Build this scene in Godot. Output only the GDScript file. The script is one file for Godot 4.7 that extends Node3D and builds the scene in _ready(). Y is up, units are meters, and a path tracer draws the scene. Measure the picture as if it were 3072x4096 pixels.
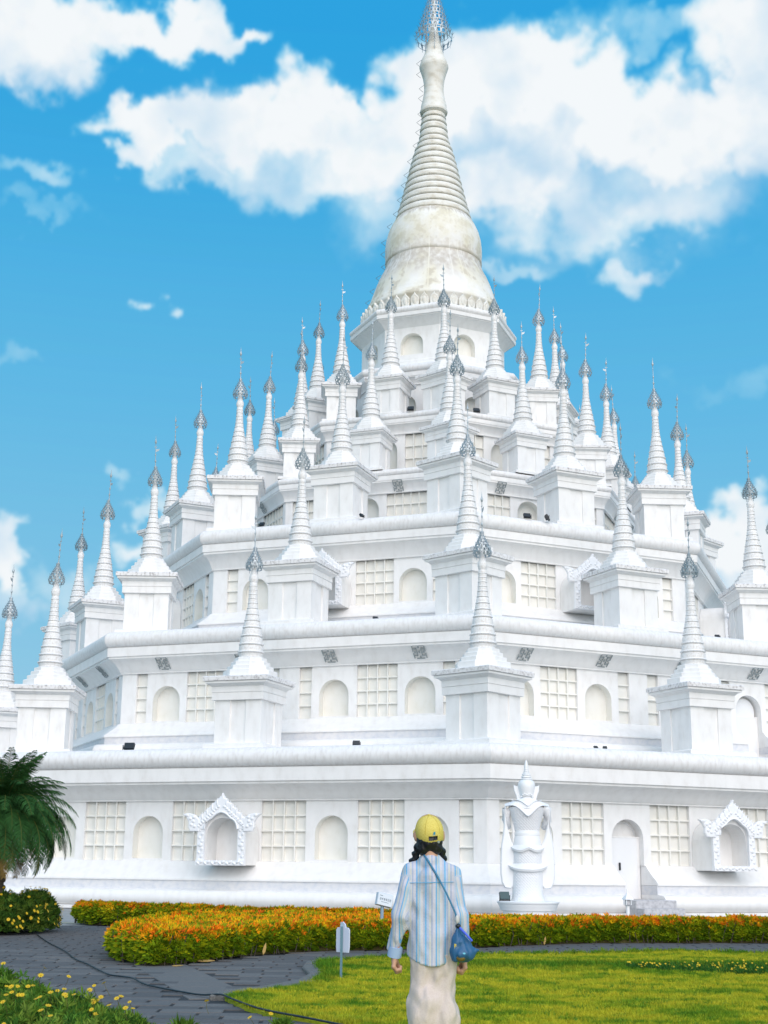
extends Node3D
# White tiered pagoda behind a garden, seen from the lawn.
# The pagoda stands on an octagon; azimuth 0 is its corner nearest the viewer, positive to the right.

const AXIS := Vector3(2.374, 0.0, -65.0)
const PHI := 2.272          # degrees the pagoda's front corner is turned to the right
const C8 := 0.9238795       # cos 22.5
const S8 := 0.3826834       # sin 22.5
const EXPOSURE := 2.25

var M := {}
var rng := RandomNumberGenerator.new()
var boxes := {}
var counts := {}

# ------------------------------------------------------------------ helpers
func lin(r: float, g: float, b: float) -> Color:
	return Color(r, g, b).linear_to_srgb()

func begin() -> SurfaceTool:
	var st := SurfaceTool.new()
	st.begin(Mesh.PRIMITIVE_TRIANGLES)
	return st

func tri(st: SurfaceTool, a: Vector3, b: Vector3, c: Vector3, hint: Vector3) -> void:
	var n := (c - a).cross(b - a)
	if n.length_squared() < 1e-14:
		return
	n = n.normalized()
	if n.dot(hint) < 0.0:
		n = -n
		var t := b
		b = c
		c = t
	st.set_normal(n); st.add_vertex(a)
	st.set_normal(n); st.add_vertex(b)
	st.set_normal(n); st.add_vertex(c)

func quad(st: SurfaceTool, a: Vector3, b: Vector3, c: Vector3, d: Vector3, hint: Vector3) -> void:
	tri(st, a, b, c, hint)
	tri(st, a, c, d, hint)

func tri_n(st: SurfaceTool, a: Vector3, b: Vector3, c: Vector3, na: Vector3, nb: Vector3, nc: Vector3) -> void:
	var n := (c - a).cross(b - a)
	if n.length_squared() < 1e-16:
		return
	if n.dot(na + nb + nc) >= 0.0:
		st.set_normal(na); st.add_vertex(a)
		st.set_normal(nb); st.add_vertex(b)
		st.set_normal(nc); st.add_vertex(c)
	else:
		st.set_normal(na); st.add_vertex(a)
		st.set_normal(nc); st.add_vertex(c)
		st.set_normal(nb); st.add_vertex(b)

func box_st(st: SurfaceTool, c: Vector3, s: Vector3, turn := 0.0) -> void:
	var bs := Basis(Vector3.UP, turn)
	var h := s * 0.5
	for ax in 3:
		for sg in [-1.0, 1.0]:
			var n := Vector3.ZERO
			n[ax] = sg
			var u := Vector3.ZERO
			u[(ax + 1) % 3] = 1.0
			var v := Vector3.ZERO
			v[(ax + 2) % 3] = 1.0
			var q := []
			for k in [[-1, -1], [1, -1], [1, 1], [-1, 1]]:
				q.append(c + bs * ((n + u * k[0] + v * k[1]) * h))
			quad(st, q[0], q[1], q[2], q[3], bs * n)

# a chamfered box, centred, shared by size
func box(s: Vector3, ch := 0.012) -> ArrayMesh:
	var key := "%.3f %.3f %.3f %.3f" % [s.x, s.y, s.z, ch]
	if boxes.has(key):
		return boxes[key]
	var st := begin()
	var h := s * 0.5
	var i := h - Vector3(ch, ch, ch)
	for sg in [-1.0, 1.0]:
		quad(st, Vector3(sg * h.x, -i.y, -i.z), Vector3(sg * h.x, i.y, -i.z), Vector3(sg * h.x, i.y, i.z), Vector3(sg * h.x, -i.y, i.z), Vector3(sg, 0, 0))
		quad(st, Vector3(-i.x, sg * h.y, -i.z), Vector3(i.x, sg * h.y, -i.z), Vector3(i.x, sg * h.y, i.z), Vector3(-i.x, sg * h.y, i.z), Vector3(0, sg, 0))
		quad(st, Vector3(-i.x, -i.y, sg * h.z), Vector3(i.x, -i.y, sg * h.z), Vector3(i.x, i.y, sg * h.z), Vector3(-i.x, i.y, sg * h.z), Vector3(0, 0, sg))
	for a in [-1.0, 1.0]:
		for b in [-1.0, 1.0]:
			quad(st, Vector3(a * h.x, b * i.y, -i.z), Vector3(a * i.x, b * h.y, -i.z), Vector3(a * i.x, b * h.y, i.z), Vector3(a * h.x, b * i.y, i.z), Vector3(a, b, 0))
			quad(st, Vector3(a * h.x, -i.y, b * i.z), Vector3(a * i.x, -i.y, b * h.z), Vector3(a * i.x, i.y, b * h.z), Vector3(a * h.x, i.y, b * i.z), Vector3(a, 0, b))
			quad(st, Vector3(-i.x, a * h.y, b * i.z), Vector3(-i.x, a * i.y, b * h.z), Vector3(i.x, a * i.y, b * h.z), Vector3(i.x, a * h.y, b * i.z), Vector3(0, a, b))
			for c in [-1.0, 1.0]:
				tri(st, Vector3(a * h.x, b * i.y, c * i.z), Vector3(a * i.x, b * h.y, c * i.z), Vector3(a * i.x, b * i.y, c * h.z), Vector3(a, b, c))
	var m := st.commit()
	boxes[key] = m
	return m

# a profile of (radius, height) turned about the vertical; flat = n-gon with flat sides
func lathe(st: SurfaceTool, prof: Array, n: int, flat := false, rot := 0.0, at := Vector3.ZERO, sx := 1.0, sz := 1.0) -> void:
	var seg := []
	for i in prof.size() - 1:
		var d: Vector2 = prof[i + 1] - prof[i]
		seg.append(Vector2(d.y, -d.x).normalized() if d.length() > 1e-6 else Vector2.ZERO)
	for i in seg.size():
		var n0: Vector2 = seg[i]
		var n1: Vector2 = seg[i]
		if n0 == Vector2.ZERO:
			continue
		if i > 0 and seg[i - 1].dot(n0) > 0.72:
			n0 = (n0 + seg[i - 1]).normalized()
		if i < seg.size() - 1 and seg[i + 1].dot(n1) > 0.72:
			n1 = (n1 + seg[i + 1]).normalized()
		var p0: Vector2 = prof[i]
		var p1: Vector2 = prof[i + 1]
		for k in n:
			var a0 := rot + TAU * k / n
			var a1 := rot + TAU * (k + 1) / n
			var d0 := Vector3(sin(a0) * sx, 0, cos(a0) * sz)
			var d1 := Vector3(sin(a1) * sx, 0, cos(a1) * sz)
			var r0 := Vector3(sin(a0) / sx, 0, cos(a0) / sz).normalized()
			var r1 := Vector3(sin(a1) / sx, 0, cos(a1) / sz).normalized()
			if flat:
				var am := (a0 + a1) * 0.5
				r0 = Vector3(sin(am), 0, cos(am))
				r1 = r0
			var a := at + d0 * p0.x + Vector3.UP * p0.y
			var b := at + d1 * p0.x + Vector3.UP * p0.y
			var c := at + d1 * p1.x + Vector3.UP * p1.y
			var d := at + d0 * p1.x + Vector3.UP * p1.y
			var na := (r0 * n0.x + Vector3.UP * n0.y).normalized()
			var nb := (r1 * n0.x + Vector3.UP * n0.y).normalized()
			var nc := (r1 * n1.x + Vector3.UP * n1.y).normalized()
			var nd := (r0 * n1.x + Vector3.UP * n1.y).normalized()
			tri_n(st, a, b, c, na, nb, nc)
			tri_n(st, a, c, d, na, nc, nd)

func lathe_mesh(prof: Array, n: int, flat := false, rot := 0.0) -> ArrayMesh:
	var st := begin()
	lathe(st, prof, n, flat, rot)
	return st.commit()

func pv(a: Array) -> Array:
	var out := []
	for p in a:
		out.append(Vector2(p[0], p[1]))
	return out

# an outline in x, y pushed from z0 to z1, edges softened by a small bevel
func extrude(st: SurfaceTool, pts: PackedVector2Array, z0: float, z1: float, bevel := 0.0, xf := Transform3D()) -> void:
	if Geometry2D.is_polygon_clockwise(pts):
		pts.reverse()
	var idx := Geometry2D.triangulate_polygon(pts)
	var front := pts
	if bevel > 0.0:
		front = PackedVector2Array()
		for i in pts.size():
			var e0 := (pts[i] - pts[(i + pts.size() - 1) % pts.size()]).normalized()
			var e1 := (pts[(i + 1) % pts.size()] - pts[i]).normalized()
			var nn := Vector2(e0.y, -e0.x) + Vector2(e1.y, -e1.x)
			front.append(pts[i] - nn.normalized() * bevel)
	for t in range(0, idx.size(), 3):
		var f := []
		var bk := []
		for k in 3:
			f.append(xf * Vector3(front[idx[t + k]].x, front[idx[t + k]].y, z1))
			bk.append(xf * Vector3(pts[idx[t + k]].x, pts[idx[t + k]].y, z0))
		tri(st, f[0], f[1], f[2], xf.basis.z)
		tri(st, bk[0], bk[1], bk[2], -xf.basis.z)
	for i in pts.size():
		var j := (i + 1) % pts.size()
		var e := pts[j] - pts[i]
		var hint := xf.basis * Vector3(e.y, -e.x, 0)
		quad(st, xf * Vector3(pts[i].x, pts[i].y, z0), xf * Vector3(pts[j].x, pts[j].y, z0), xf * Vector3(pts[j].x, pts[j].y, z1 - bevel), xf * Vector3(pts[i].x, pts[i].y, z1 - bevel), hint)
		if bevel > 0.0:
			quad(st, xf * Vector3(pts[i].x, pts[i].y, z1 - bevel), xf * Vector3(pts[j].x, pts[j].y, z1 - bevel), xf * Vector3(front[j].x, front[j].y, z1), xf * Vector3(front[i].x, front[i].y, z1), hint + xf.basis.z * e.length())

func tube(st: SurfaceTool, pts: Array, radii: Array, n := 6, capped := true) -> void:
	var rings := []
	for i in pts.size():
		var t: Vector3 = (pts[min(i + 1, pts.size() - 1)] - pts[max(i - 1, 0)]).normalized()
		var u := t.cross(Vector3.UP if absf(t.y) < 0.9 else Vector3.RIGHT).normalized()
		var v := t.cross(u).normalized()
		var r := []
		for k in n:
			var a := TAU * k / n
			r.append([u * cos(a) + v * sin(a), pts[i] + (u * cos(a) + v * sin(a)) * radii[i]])
		rings.append(r)
	for i in pts.size() - 1:
		for k in n:
			var j := (k + 1) % n
			tri_n(st, rings[i][k][1], rings[i][j][1], rings[i + 1][j][1], rings[i][k][0], rings[i][j][0], rings[i + 1][j][0])
			tri_n(st, rings[i][k][1], rings[i + 1][j][1], rings[i + 1][k][1], rings[i][k][0], rings[i + 1][j][0], rings[i + 1][k][0])
	if capped:
		for e in [0, pts.size() - 1]:
			var dirv: Vector3 = (pts[0] - pts[1]) if e == 0 else (pts[e] - pts[e - 1])
			for k in range(1, n - 1):
				tri(st, rings[e][0][1], rings[e][k][1], rings[e][k + 1][1], dirv)

func blob(st: SurfaceTool, c: Vector3, r: Vector3, bs := Basis(), n := 8, m := 5) -> void:
	var vs := []
	for i in m + 1:
		var row := []
		var th := PI * i / m
		for k in n:
			var a := TAU * k / n
			var d := Vector3(sin(th) * cos(a), cos(th), sin(th) * sin(a))
			row.append([c + bs * (d * r), (bs * (d / r)).normalized()])
		vs.append(row)
	for i in m:
		for k in n:
			var j := (k + 1) % n
			tri_n(st, vs[i][k][0], vs[i][j][0], vs[i + 1][j][0], vs[i][k][1], vs[i][j][1], vs[i + 1][j][1])
			tri_n(st, vs[i][k][0], vs[i + 1][j][0], vs[i + 1][k][0], vs[i][k][1], vs[i + 1][j][1], vs[i + 1][k][1])

func part(parent: Node, called: String, mesh: Mesh, mat: Material, pos := Vector3.ZERO, turn := 0.0) -> MeshInstance3D:
	var o := MeshInstance3D.new()
	o.name = called
	o.mesh = mesh
	o.material_override = mat
	o.position = pos
	o.rotation.y = turn
	parent.add_child(o, true)
	return o

func numbered(called: String) -> String:
	if not counts.has(called):
		counts[called] = 0
		return called
	counts[called] += 1
	return "%s_%03d" % [called, counts[called]]

func thing(called: String, label: String, category: String, at := Vector3.ZERO, turn := 0.0, group := "") -> Node3D:
	var o := Node3D.new()
	o.name = numbered(called)
	o.position = at
	o.rotation.y = turn
	tag(o, label, category, group)
	add_child(o)
	return o

func tag(o: Node, label: String, category: String, group := "") -> void:
	o.set_meta("label", label)
	o.set_meta("category", category)
	if group != "":
		o.set_meta("group", group)

func structure(called: String, mesh: Mesh, mat: Material, pos := Vector3.ZERO) -> MeshInstance3D:
	var o := part(self, called, mesh, mat, pos)
	o.set_meta("kind", "structure")
	return o

func stuff(parent: Node, called: String, mesh: Mesh, mat: Material, xfs: Array, cols: Array = []) -> MultiMeshInstance3D:
	var mm := MultiMesh.new()
	mm.transform_format = MultiMesh.TRANSFORM_3D
	mm.use_colors = cols.size() > 0
	mm.mesh = mesh
	mm.instance_count = xfs.size()
	for i in xfs.size():
		mm.set_instance_transform(i, xfs[i])
		if cols.size() > 0:
			mm.set_instance_color(i, cols[i])
	var o := MultiMeshInstance3D.new()
	o.name = called
	o.multimesh = mm
	o.material_override = mat
	o.set_meta("kind", "stuff")
	parent.add_child(o, true)
	return o

# a place on the pagoda: radius, azimuth in degrees, height
func at8(r: float, az: float, h: float) -> Vector3:
	var a := deg_to_rad(az + PHI)
	return AXIS + Vector3(r * sin(a), h, r * cos(a))

# ------------------------------------------------------------------ materials
func noise_tex(freq: float, ramp: Array, size := 512, sd := 1, kind := FastNoiseLite.TYPE_SIMPLEX_SMOOTH, oct := 5, normal := false, bump := 4.0) -> NoiseTexture2D:
	var n := FastNoiseLite.new()
	n.seed = sd
	n.noise_type = kind
	n.frequency = freq
	n.fractal_octaves = oct
	var t := NoiseTexture2D.new()
	t.width = size
	t.height = size
	t.seamless = true
	t.noise = n
	if normal:
		t.as_normal_map = true
		t.bump_strength = bump
	if ramp.size() > 0:
		var g := Gradient.new()
		g.offsets = PackedFloat32Array()
		g.colors = PackedColorArray()
		var off := PackedFloat32Array()
		var col := PackedColorArray()
		for r in ramp:
			off.append(r[0])
			col.append(r[1])
		g.offsets = off
		g.colors = col
		t.color_ramp = g
	return t

func mat(color: Color, rough: float, tex: Texture2D = null, scale := Vector3.ONE, metal := 0.0) -> StandardMaterial3D:
	var m := StandardMaterial3D.new()
	m.albedo_color = color
	m.roughness = rough
	m.metallic = metal
	if tex:
		m.albedo_texture = tex
		m.uv1_triplanar = true
		m.uv1_world_triplanar = true
		m.uv1_scale = scale
	return m

func materials() -> void:
	var bump := noise_tex(0.02, [], 512, 5, FastNoiseLite.TYPE_SIMPLEX_SMOOTH, 5, true, 2.0)
	# limewash with faint streaks that run down the walls
	var wash := noise_tex(0.012, [[0.0, lin(0.71, 0.695, 0.67)], [0.2, lin(0.765, 0.755, 0.74)], [0.4, lin(0.8, 0.795, 0.785)], [0.6, lin(0.825, 0.82, 0.81)], [1.0, lin(0.85, 0.845, 0.835)]], 1024, 11)
	M.plaster = mat(Color.WHITE, 0.8, wash, Vector3(0.22, 0.09, 0.22))
	M.plaster.normal_enabled = true
	M.plaster.normal_texture = bump
	M.plaster.normal_scale = 0.06
	# rounded mouldings: grey lilac grime in short streaks
	var grime := noise_tex(0.02, [[0.0, lin(0.62, 0.6, 0.58)], [0.35, lin(0.735, 0.72, 0.71)], [0.6, lin(0.8, 0.795, 0.79)], [1.0, lin(0.83, 0.825, 0.82)]], 1024, 12)
	M.moulding = mat(Color.WHITE, 0.75, grime, Vector3(0.35, 0.12, 0.35))
	M.moulding.normal_enabled = true
	M.moulding.normal_texture = bump
	M.moulding.normal_scale = 0.08
	# slab edges: black mould in patches
	var mould := noise_tex(0.03, [[0.0, lin(0.3, 0.28, 0.28)], [0.22, lin(0.46, 0.44, 0.44)], [0.32, lin(0.66, 0.65, 0.64)], [0.48, lin(0.77, 0.76, 0.76)], [1.0, lin(0.82, 0.82, 0.82)]], 512, 13)
	M.slab = mat(Color.WHITE, 0.85, mould, Vector3(0.42, 0.3, 0.42))
	# the old dome: ochre and brown lichen in broad patches
	var old := noise_tex(0.011, [[0.0, lin(0.34, 0.3, 0.25)], [0.25, lin(0.52, 0.48, 0.4)], [0.42, lin(0.66, 0.63, 0.54)], [0.6, lin(0.74, 0.73, 0.67)], [1.0, lin(0.8, 0.8, 0.78)]], 1024, 14, FastNoiseLite.TYPE_SIMPLEX_SMOOTH, 6)
	M.dome = mat(Color.WHITE, 0.8, old, Vector3(0.075, 0.045, 0.075))
	M.dome.normal_enabled = true
	M.dome.normal_texture = bump
	M.dome.normal_scale = 0.1
	var worn := noise_tex(0.014, [[0.0, lin(0.5, 0.46, 0.39)], [0.3, lin(0.66, 0.63, 0.56)], [0.5, lin(0.75, 0.74, 0.69)], [1.0, lin(0.82, 0.81, 0.79)]], 1024, 15)
	M.spire = mat(Color.WHITE, 0.8, worn, Vector3(0.1, 0.16, 0.1))
	M.spire.normal_enabled = true
	M.spire.normal_texture = bump
	M.spire.normal_scale = 0.1
	M.ring = mat(Color.WHITE, 0.75, noise_tex(0.02, [[0.0, lin(0.56, 0.52, 0.47)], [0.3, lin(0.74, 0.72, 0.7)], [0.6, lin(0.82, 0.82, 0.82)], [1.0, lin(0.85, 0.85, 0.85)]], 512, 16), Vector3(1.2, 1.2, 1.2))
	M.band = mat(Color.WHITE, 0.8, noise_tex(0.02, [[0.0, lin(0.55, 0.58, 0.63)], [0.35, lin(0.63, 0.64, 0.67)], [0.6, lin(0.68, 0.68, 0.69)], [1.0, lin(0.73, 0.72, 0.71)]], 512, 18), Vector3(0.4, 0.4, 0.4))
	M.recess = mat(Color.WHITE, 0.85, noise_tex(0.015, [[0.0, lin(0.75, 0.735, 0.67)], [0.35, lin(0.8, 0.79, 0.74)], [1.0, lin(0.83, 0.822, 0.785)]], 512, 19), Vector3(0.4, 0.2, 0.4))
	M.ornament = mat(lin(0.82, 0.83, 0.85), 0.6)
	M.metal = mat(lin(0.42, 0.47, 0.5), 0.42, null, Vector3.ONE, 0.55)
	M.metal_dull = mat(lin(0.38, 0.43, 0.45), 0.6, null, Vector3.ONE, 0.4)
	M.metal_dark = mat(lin(0.3, 0.36, 0.39), 0.5, null, Vector3.ONE, 0.5)
	M.grille = mat(lin(0.3, 0.34, 0.35), 0.5, null, Vector3.ONE, 0.3)
	M.dark = mat(lin(0.012, 0.018, 0.024), 0.45)
	M.wire = mat(lin(0.4, 0.4, 0.4), 0.5, null, Vector3.ONE, 0.5)
	M.door = mat(lin(0.78, 0.79, 0.8), 0.5)
	M.step = mat(Color.WHITE, 0.8, noise_tex(0.02, [[0.0, lin(0.3, 0.3, 0.31)], [0.5, lin(0.5, 0.5, 0.52)], [1.0, lin(0.6, 0.6, 0.61)]], 512, 17), Vector3(0.7, 0.7, 0.7))
	M.statue = mat(lin(0.82, 0.83, 0.84), 0.42)
	var sc := Image.create(128, 128, false, Image.FORMAT_L8)
	for y in 128:
		for x in 128:
			var u := fposmod((x + y) / 32.0, 1.0) - 0.5
			var v := fposmod((x - y) / 32.0 + 8.0, 1.0) - 0.5
			sc.set_pixel(x, y, Color.WHITE * clampf(1.0 - 1.9 * maxf(absf(u), absf(v)), 0.0, 1.0))
	M.scales = mat(lin(0.79, 0.8, 0.82), 0.45)
	M.scales.heightmap_enabled = true
	M.scales.heightmap_texture = ImageTexture.create_from_image(sc)
	M.scales.heightmap_scale = 1.1
	M.scales.uv1_triplanar = true
	M.scales.uv1_world_triplanar = true
	M.scales.uv1_scale = Vector3(3.2, 3.2, 3.2)
	# ground
	M.soil = mat(Color.WHITE, 0.95, noise_tex(0.02, [[0.0, lin(0.09, 0.1, 0.03)], [1.0, lin(0.16, 0.17, 0.06)]], 512, 21), Vector3(0.3, 0.3, 0.3))
	M.lawn = mat(Color.WHITE, 0.95, noise_tex(0.012, [[0.0, lin(0.14, 0.24, 0.004)], [0.35, lin(0.28, 0.34, 0.006)], [0.6, lin(0.4, 0.41, 0.008)], [0.85, lin(0.52, 0.46, 0.02)], [1.0, lin(0.56, 0.47, 0.04)]], 1024, 22), Vector3(0.45, 0.45, 0.45))
	M.bed = mat(lin(0.025, 0.028, 0.033), 0.95)
	M.concrete = mat(Color.WHITE, 0.9, noise_tex(0.02, [[0.0, lin(0.22, 0.22, 0.215)], [0.6, lin(0.31, 0.31, 0.3)], [1.0, lin(0.38, 0.375, 0.36)]], 512, 23), Vector3(0.25, 0.25, 0.25))
	M.yellow_line = mat(lin(0.55, 0.5, 0.2), 0.8)
	var pave := noise_tex(0.03, [[0.0, lin(0.7, 0.7, 0.7)], [0.5, lin(0.9, 0.9, 0.9)], [1.0, lin(1.0, 1.0, 1.0)]], 512, 24)
	var tones := [[0.112, 0.109, 0.11], [0.132, 0.128, 0.128], [0.098, 0.097, 0.099], [0.152, 0.147, 0.144]]
	for i in 4:
		M["paver%d" % i] = mat(lin(tones[i][0], tones[i][1], tones[i][2]), 0.92, pave, Vector3(1.3, 1.3, 1.3))
	M.kerb = mat(Color.WHITE, 0.9, noise_tex(0.04, [[0.0, lin(0.07, 0.075, 0.075)], [0.5, lin(0.14, 0.14, 0.135)], [1.0, lin(0.24, 0.23, 0.2)]], 512, 25), Vector3(1.5, 1.5, 1.5))
	# plants: tone comes from each leaf's own colour
	M.leaf = mat(Color.WHITE, 0.75)
	M.leaf.metallic_specular = 0.25
	M.leaf.vertex_color_use_as_albedo = true
	M.leaf.backlight_enabled = true
	M.leaf.backlight = Color(0.45, 0.45, 0.3)
	M.bark = mat(Color.WHITE, 0.95, noise_tex(0.05, [[0.0, lin(0.03, 0.025, 0.018)], [1.0, lin(0.12, 0.1, 0.075)]], 256, 26), Vector3(3, 3, 3))
	M.twig = mat(lin(0.11, 0.1, 0.03), 0.9)
	M.petal = mat(lin(0.75, 0.5, 0.01), 0.6)
	M.petal.backlight_enabled = true
	M.petal.backlight = Color(0.5, 0.4, 0.05)
	M.flower_eye = mat(lin(0.5, 0.27, 0.01), 0.8)
	M.dry_leaf = mat(lin(0.45, 0.3, 0.1), 0.8)
	M.cable = mat(lin(0.008, 0.016, 0.022), 0.55)
	M.sign_body = mat(lin(0.52, 0.62, 0.72), 0.45)
	M.sign_face = mat(lin(0.68, 0.75, 0.82), 0.4)
	M.sign_post = mat(lin(0.25, 0.38, 0.5), 0.4, null, Vector3.ONE, 0.2)
	M.sign_ink = mat(lin(0.04, 0.1, 0.16), 0.7)
	M.sign_back = mat(lin(0.62, 0.66, 0.8), 0.5)
	M.post_teal = mat(lin(0.1, 0.2, 0.26), 0.4, null, Vector3.ONE, 0.3)

# ------------------------------------------------------------------ sky
const F_PX := 2985.42
func ang(x: float, y: float) -> Vector2:   # direction (azimuth, elevation in degrees) of a spot in the view
	var u := x - 829.5
	var w := y - 1106.0
	var cr := cos(0.0114762)
	var sr := sin(0.0114762)
	var u2 := u * cr + w * sr
	var w2 := -u * sr + w * cr
	var c := cos(0.2536446)
	var s := sin(0.2536446)
	var d := Vector3(u2, F_PX * s - w2 * c, F_PX * c + w2 * s)
	return Vector2(rad_to_deg(atan2(d.x, d.z)), rad_to_deg(atan2(d.y, Vector2(d.x, d.z).length())))

func sky_texture() -> ImageTexture:
	var W := 4096
	var H := 2048
	var fine := FastNoiseLite.new()
	fine.seed = 7
	fine.noise_type = FastNoiseLite.TYPE_SIMPLEX_SMOOTH
	fine.fractal_octaves = 6
	fine.fractal_gain = 0.52
	fine.frequency = 0.16
	var broad := FastNoiseLite.new()
	broad.seed = 3
	broad.fractal_octaves = 3
	broad.frequency = 0.045
	var warp := FastNoiseLite.new()
	warp.seed = 23
	warp.fractal_octaves = 2
	warp.frequency = 0.3
	# everywhere: blue air and scattered cloud of the same kind
	var low := Image.create(1024, 512, false, Image.FORMAT_RGB8)
	for y in 512:
		var el := 90.0 - (y + 0.5) * 180.0 / 512.0
		for x in 1024:
			if el < 0.0:
				low.fill_rect(Rect2i(0, y, 1024, 1), Color(0.42, 0.45, 0.36))
				break
			var az := (x + 0.5) * 360.0 / 1024.0 - 180.0
			var c := deg_to_rad(az)
			var e := deg_to_rad(el)
			var p := Vector3(sin(c) * cos(e), sin(e), cos(c) * cos(e)) * 57.3
			var f := 0.42 + 1.1 * broad.get_noise_3dv(p) + 0.28 * fine.get_noise_3dv(p)
			low.set_pixel(x, y, sky_color(el, f, broad.get_noise_3dv(p + Vector3(0, 9, 0)) * 1.5))
	low.resize(W, H, Image.INTERPOLATE_CUBIC)
	# ahead: the clouds that stand over the pagoda
	var x0 := W / 2 - 300
	var y0 := int((90.0 - 46.0) / 180.0 * H)
	var w := 600
	var h := H / 2 - y0
	var field := PackedFloat32Array()
	field.resize(w * h)
	var puffs := [
		[60, 60, 150, 90, 1.0], [200, 50, 150, 75, 1.0], [330, 62, 130, 52, 1.0], [450, 70, 100, 34, 0.9], [100, 140, 80, 50, 0.9], [545, 75, 50, 16, 0.8], [-80, 60, 160, 110, 1],
		[300, 275, 110, 55, 1.0], [250, 232, 60, 34, 1.0], [480, 270, 160, 70, 1.0], [640, 235, 120, 74, 1.0], [770, 235, 60, 36, 0.8], [420, 365, 130, 55, 0.9], [620, 370, 170, 85, 0.9],
		[800, 330, 160, 110, 0.9], [905, 220, 85, 110, 1.0], [1000, 150, 110, 105, 1.1], [1130, 165, 120, 100, 1.1], [1250, 210, 130, 125, 1.1], [1380, 260, 130, 115, 1.1], [1500, 285, 150, 115, 1.0],
		[1625, 265, 90, 115, 1.0], [1740, 280, 160, 130, 1.0], [1100, 330, 250, 150, 1.0], [880, 450, 220, 95, 0.62], [1300, 430, 280, 120, 0.75], [1500, 430, 190, 90, 0.75], [1150, 500, 330, 90, 0.42], [1450, 500, 330, 80, 0.42], [800, 480, 200, 90, 0.4], [1250, 90, 120, 60, 0.4],
		[1570, 60, 130, 85, 1.0], [1400, 55, 90, 40, 0.5], [1640, 140, 70, 34, 0.8], [1720, 90, 150, 90, 1.0],
		[1350, 580, 62, 40, 0.85], [1410, 568, 45, 16, 0.6], [1120, 565, 80, 24, 0.7], [345, 657, 40, 20, 0.7], [60, 368, 130, 26, 0.55], [90, 450, 110, 22, 0.4], [30, 745, 60, 20, 0.35],
		[5, 1185, 52, 75, 1.0], [-10, 1300, 60, 90, 0.8], [300, 1195, 80, 42, 0.75], [330, 1105, 45, 26, 0.6], [280, 1045, 40, 18, 0.45], [1600, 1160, 80, 75, 1.0], [1650, 1260, 100, 110, 1.0], [1560, 1220, 60, 90, 0.8], [1590, 830, 120, 40, 0.3],
		[150, 1290, 120, 70, 0.5]]
	for q in puffs:
		var a := ang(q[0], q[1])
		var rx: float = q[2] / 52.0 * 1.35
		var ry: float = q[3] / 52.0 * 1.35
		var xs := int((a.x - rx + 180.0) / 360.0 * W) - x0
		var xe := int((a.x + rx + 180.0) / 360.0 * W) - x0 + 1
		var ys := int((90.0 - a.y - ry) / 180.0 * H) - y0
		var ye := int((90.0 - a.y + ry) / 180.0 * H) - y0 + 1
		for y in range(maxi(ys, 0), mini(ye, h)):
			var el := 90.0 - (y0 + y + 0.5) * 180.0 / H
			for x in range(maxi(xs, 0), mini(xe, w)):
				var az := (x0 + x + 0.5) * 360.0 / W - 180.0
				var d := Vector2((az - a.x) / rx, (el - a.y) / ry).length_squared()
				if d < 1.0:
					var k := 1.0 - d
					var v: float = q[4] * k * k * (3.0 - 2.0 * k) * 1.1
					var i := y * w + x
					field[i] = maxf(field[i], v) + 0.25 * minf(field[i], v)
	for y in h:
		var el := 90.0 - (y0 + y + 0.5) * 180.0 / H
		for x in w:
			var az := (x0 + x + 0.5) * 360.0 / W - 180.0
			var c := deg_to_rad(az)
			var e := deg_to_rad(el)
			var p := Vector3(sin(c) * cos(e), sin(e), cos(c) * cos(e)) * 57.3
			# ragged, billowing outlines: the puffs are read through a warp
			var wx := 20.0 * warp.get_noise_3dv(p) + 6.0 * warp.get_noise_3dv(p * 3.1 + Vector3(5, 0, 0)) + 2.2 * warp.get_noise_3dv(p * 8.0)
			var wy := 15.0 * warp.get_noise_3dv(p + Vector3(50, 0, 0)) + 5.0 * warp.get_noise_3dv(p * 3.1 + Vector3(55, 0, 0)) + 2.0 * warp.get_noise_3dv(p * 8.0 + Vector3(60, 0, 0))
			var sx := clampi(x + int(wx), 0, w - 1)
			var sy := clampi(y + int(wy), 0, h - 1)
			var f := field[sy * w + sx]
			var nz := 0.55 - absf(fine.get_noise_3dv(p * 1.7)) * 2.2
			var above := field[clampi(sy - 26, 0, h - 1) * w + sx]
			var below := field[clampi(sy + 26, 0, h - 1) * w + sx]
			var soft := clampf((above - below) * 0.8, 0.0, 0.3)
			var g := f + (0.11 * nz - soft * 0.6 if f > 0.01 else -1.0)
			var under := clampf((above - f) * 1.0 + 0.2, 0.0, 0.9) + 0.6 * fine.get_noise_3dv(p * 1.3 + Vector3(31, 0, 7))
			var col := sky_color(el, g, under)
			var edge := minf(minf(x, w - 1 - x) / 60.0, y / 60.0)
			if edge < 1.0:
				col = low.get_pixel(x0 + x, y0 + y).lerp(col, clampf(edge, 0.0, 1.0))
			low.set_pixel(x0 + x, y0 + y, col)
	# the panorama's edge lies straight ahead (-z): swap its halves
	var out := Image.create(W, H, false, Image.FORMAT_RGB8)
	out.blit_rect(low, Rect2i(W / 2, 0, W / 2, H), Vector2i(0, 0))
	out.blit_rect(low, Rect2i(0, 0, W / 2, H), Vector2i(W / 2, 0))
	return ImageTexture.create_from_image(out)

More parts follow.
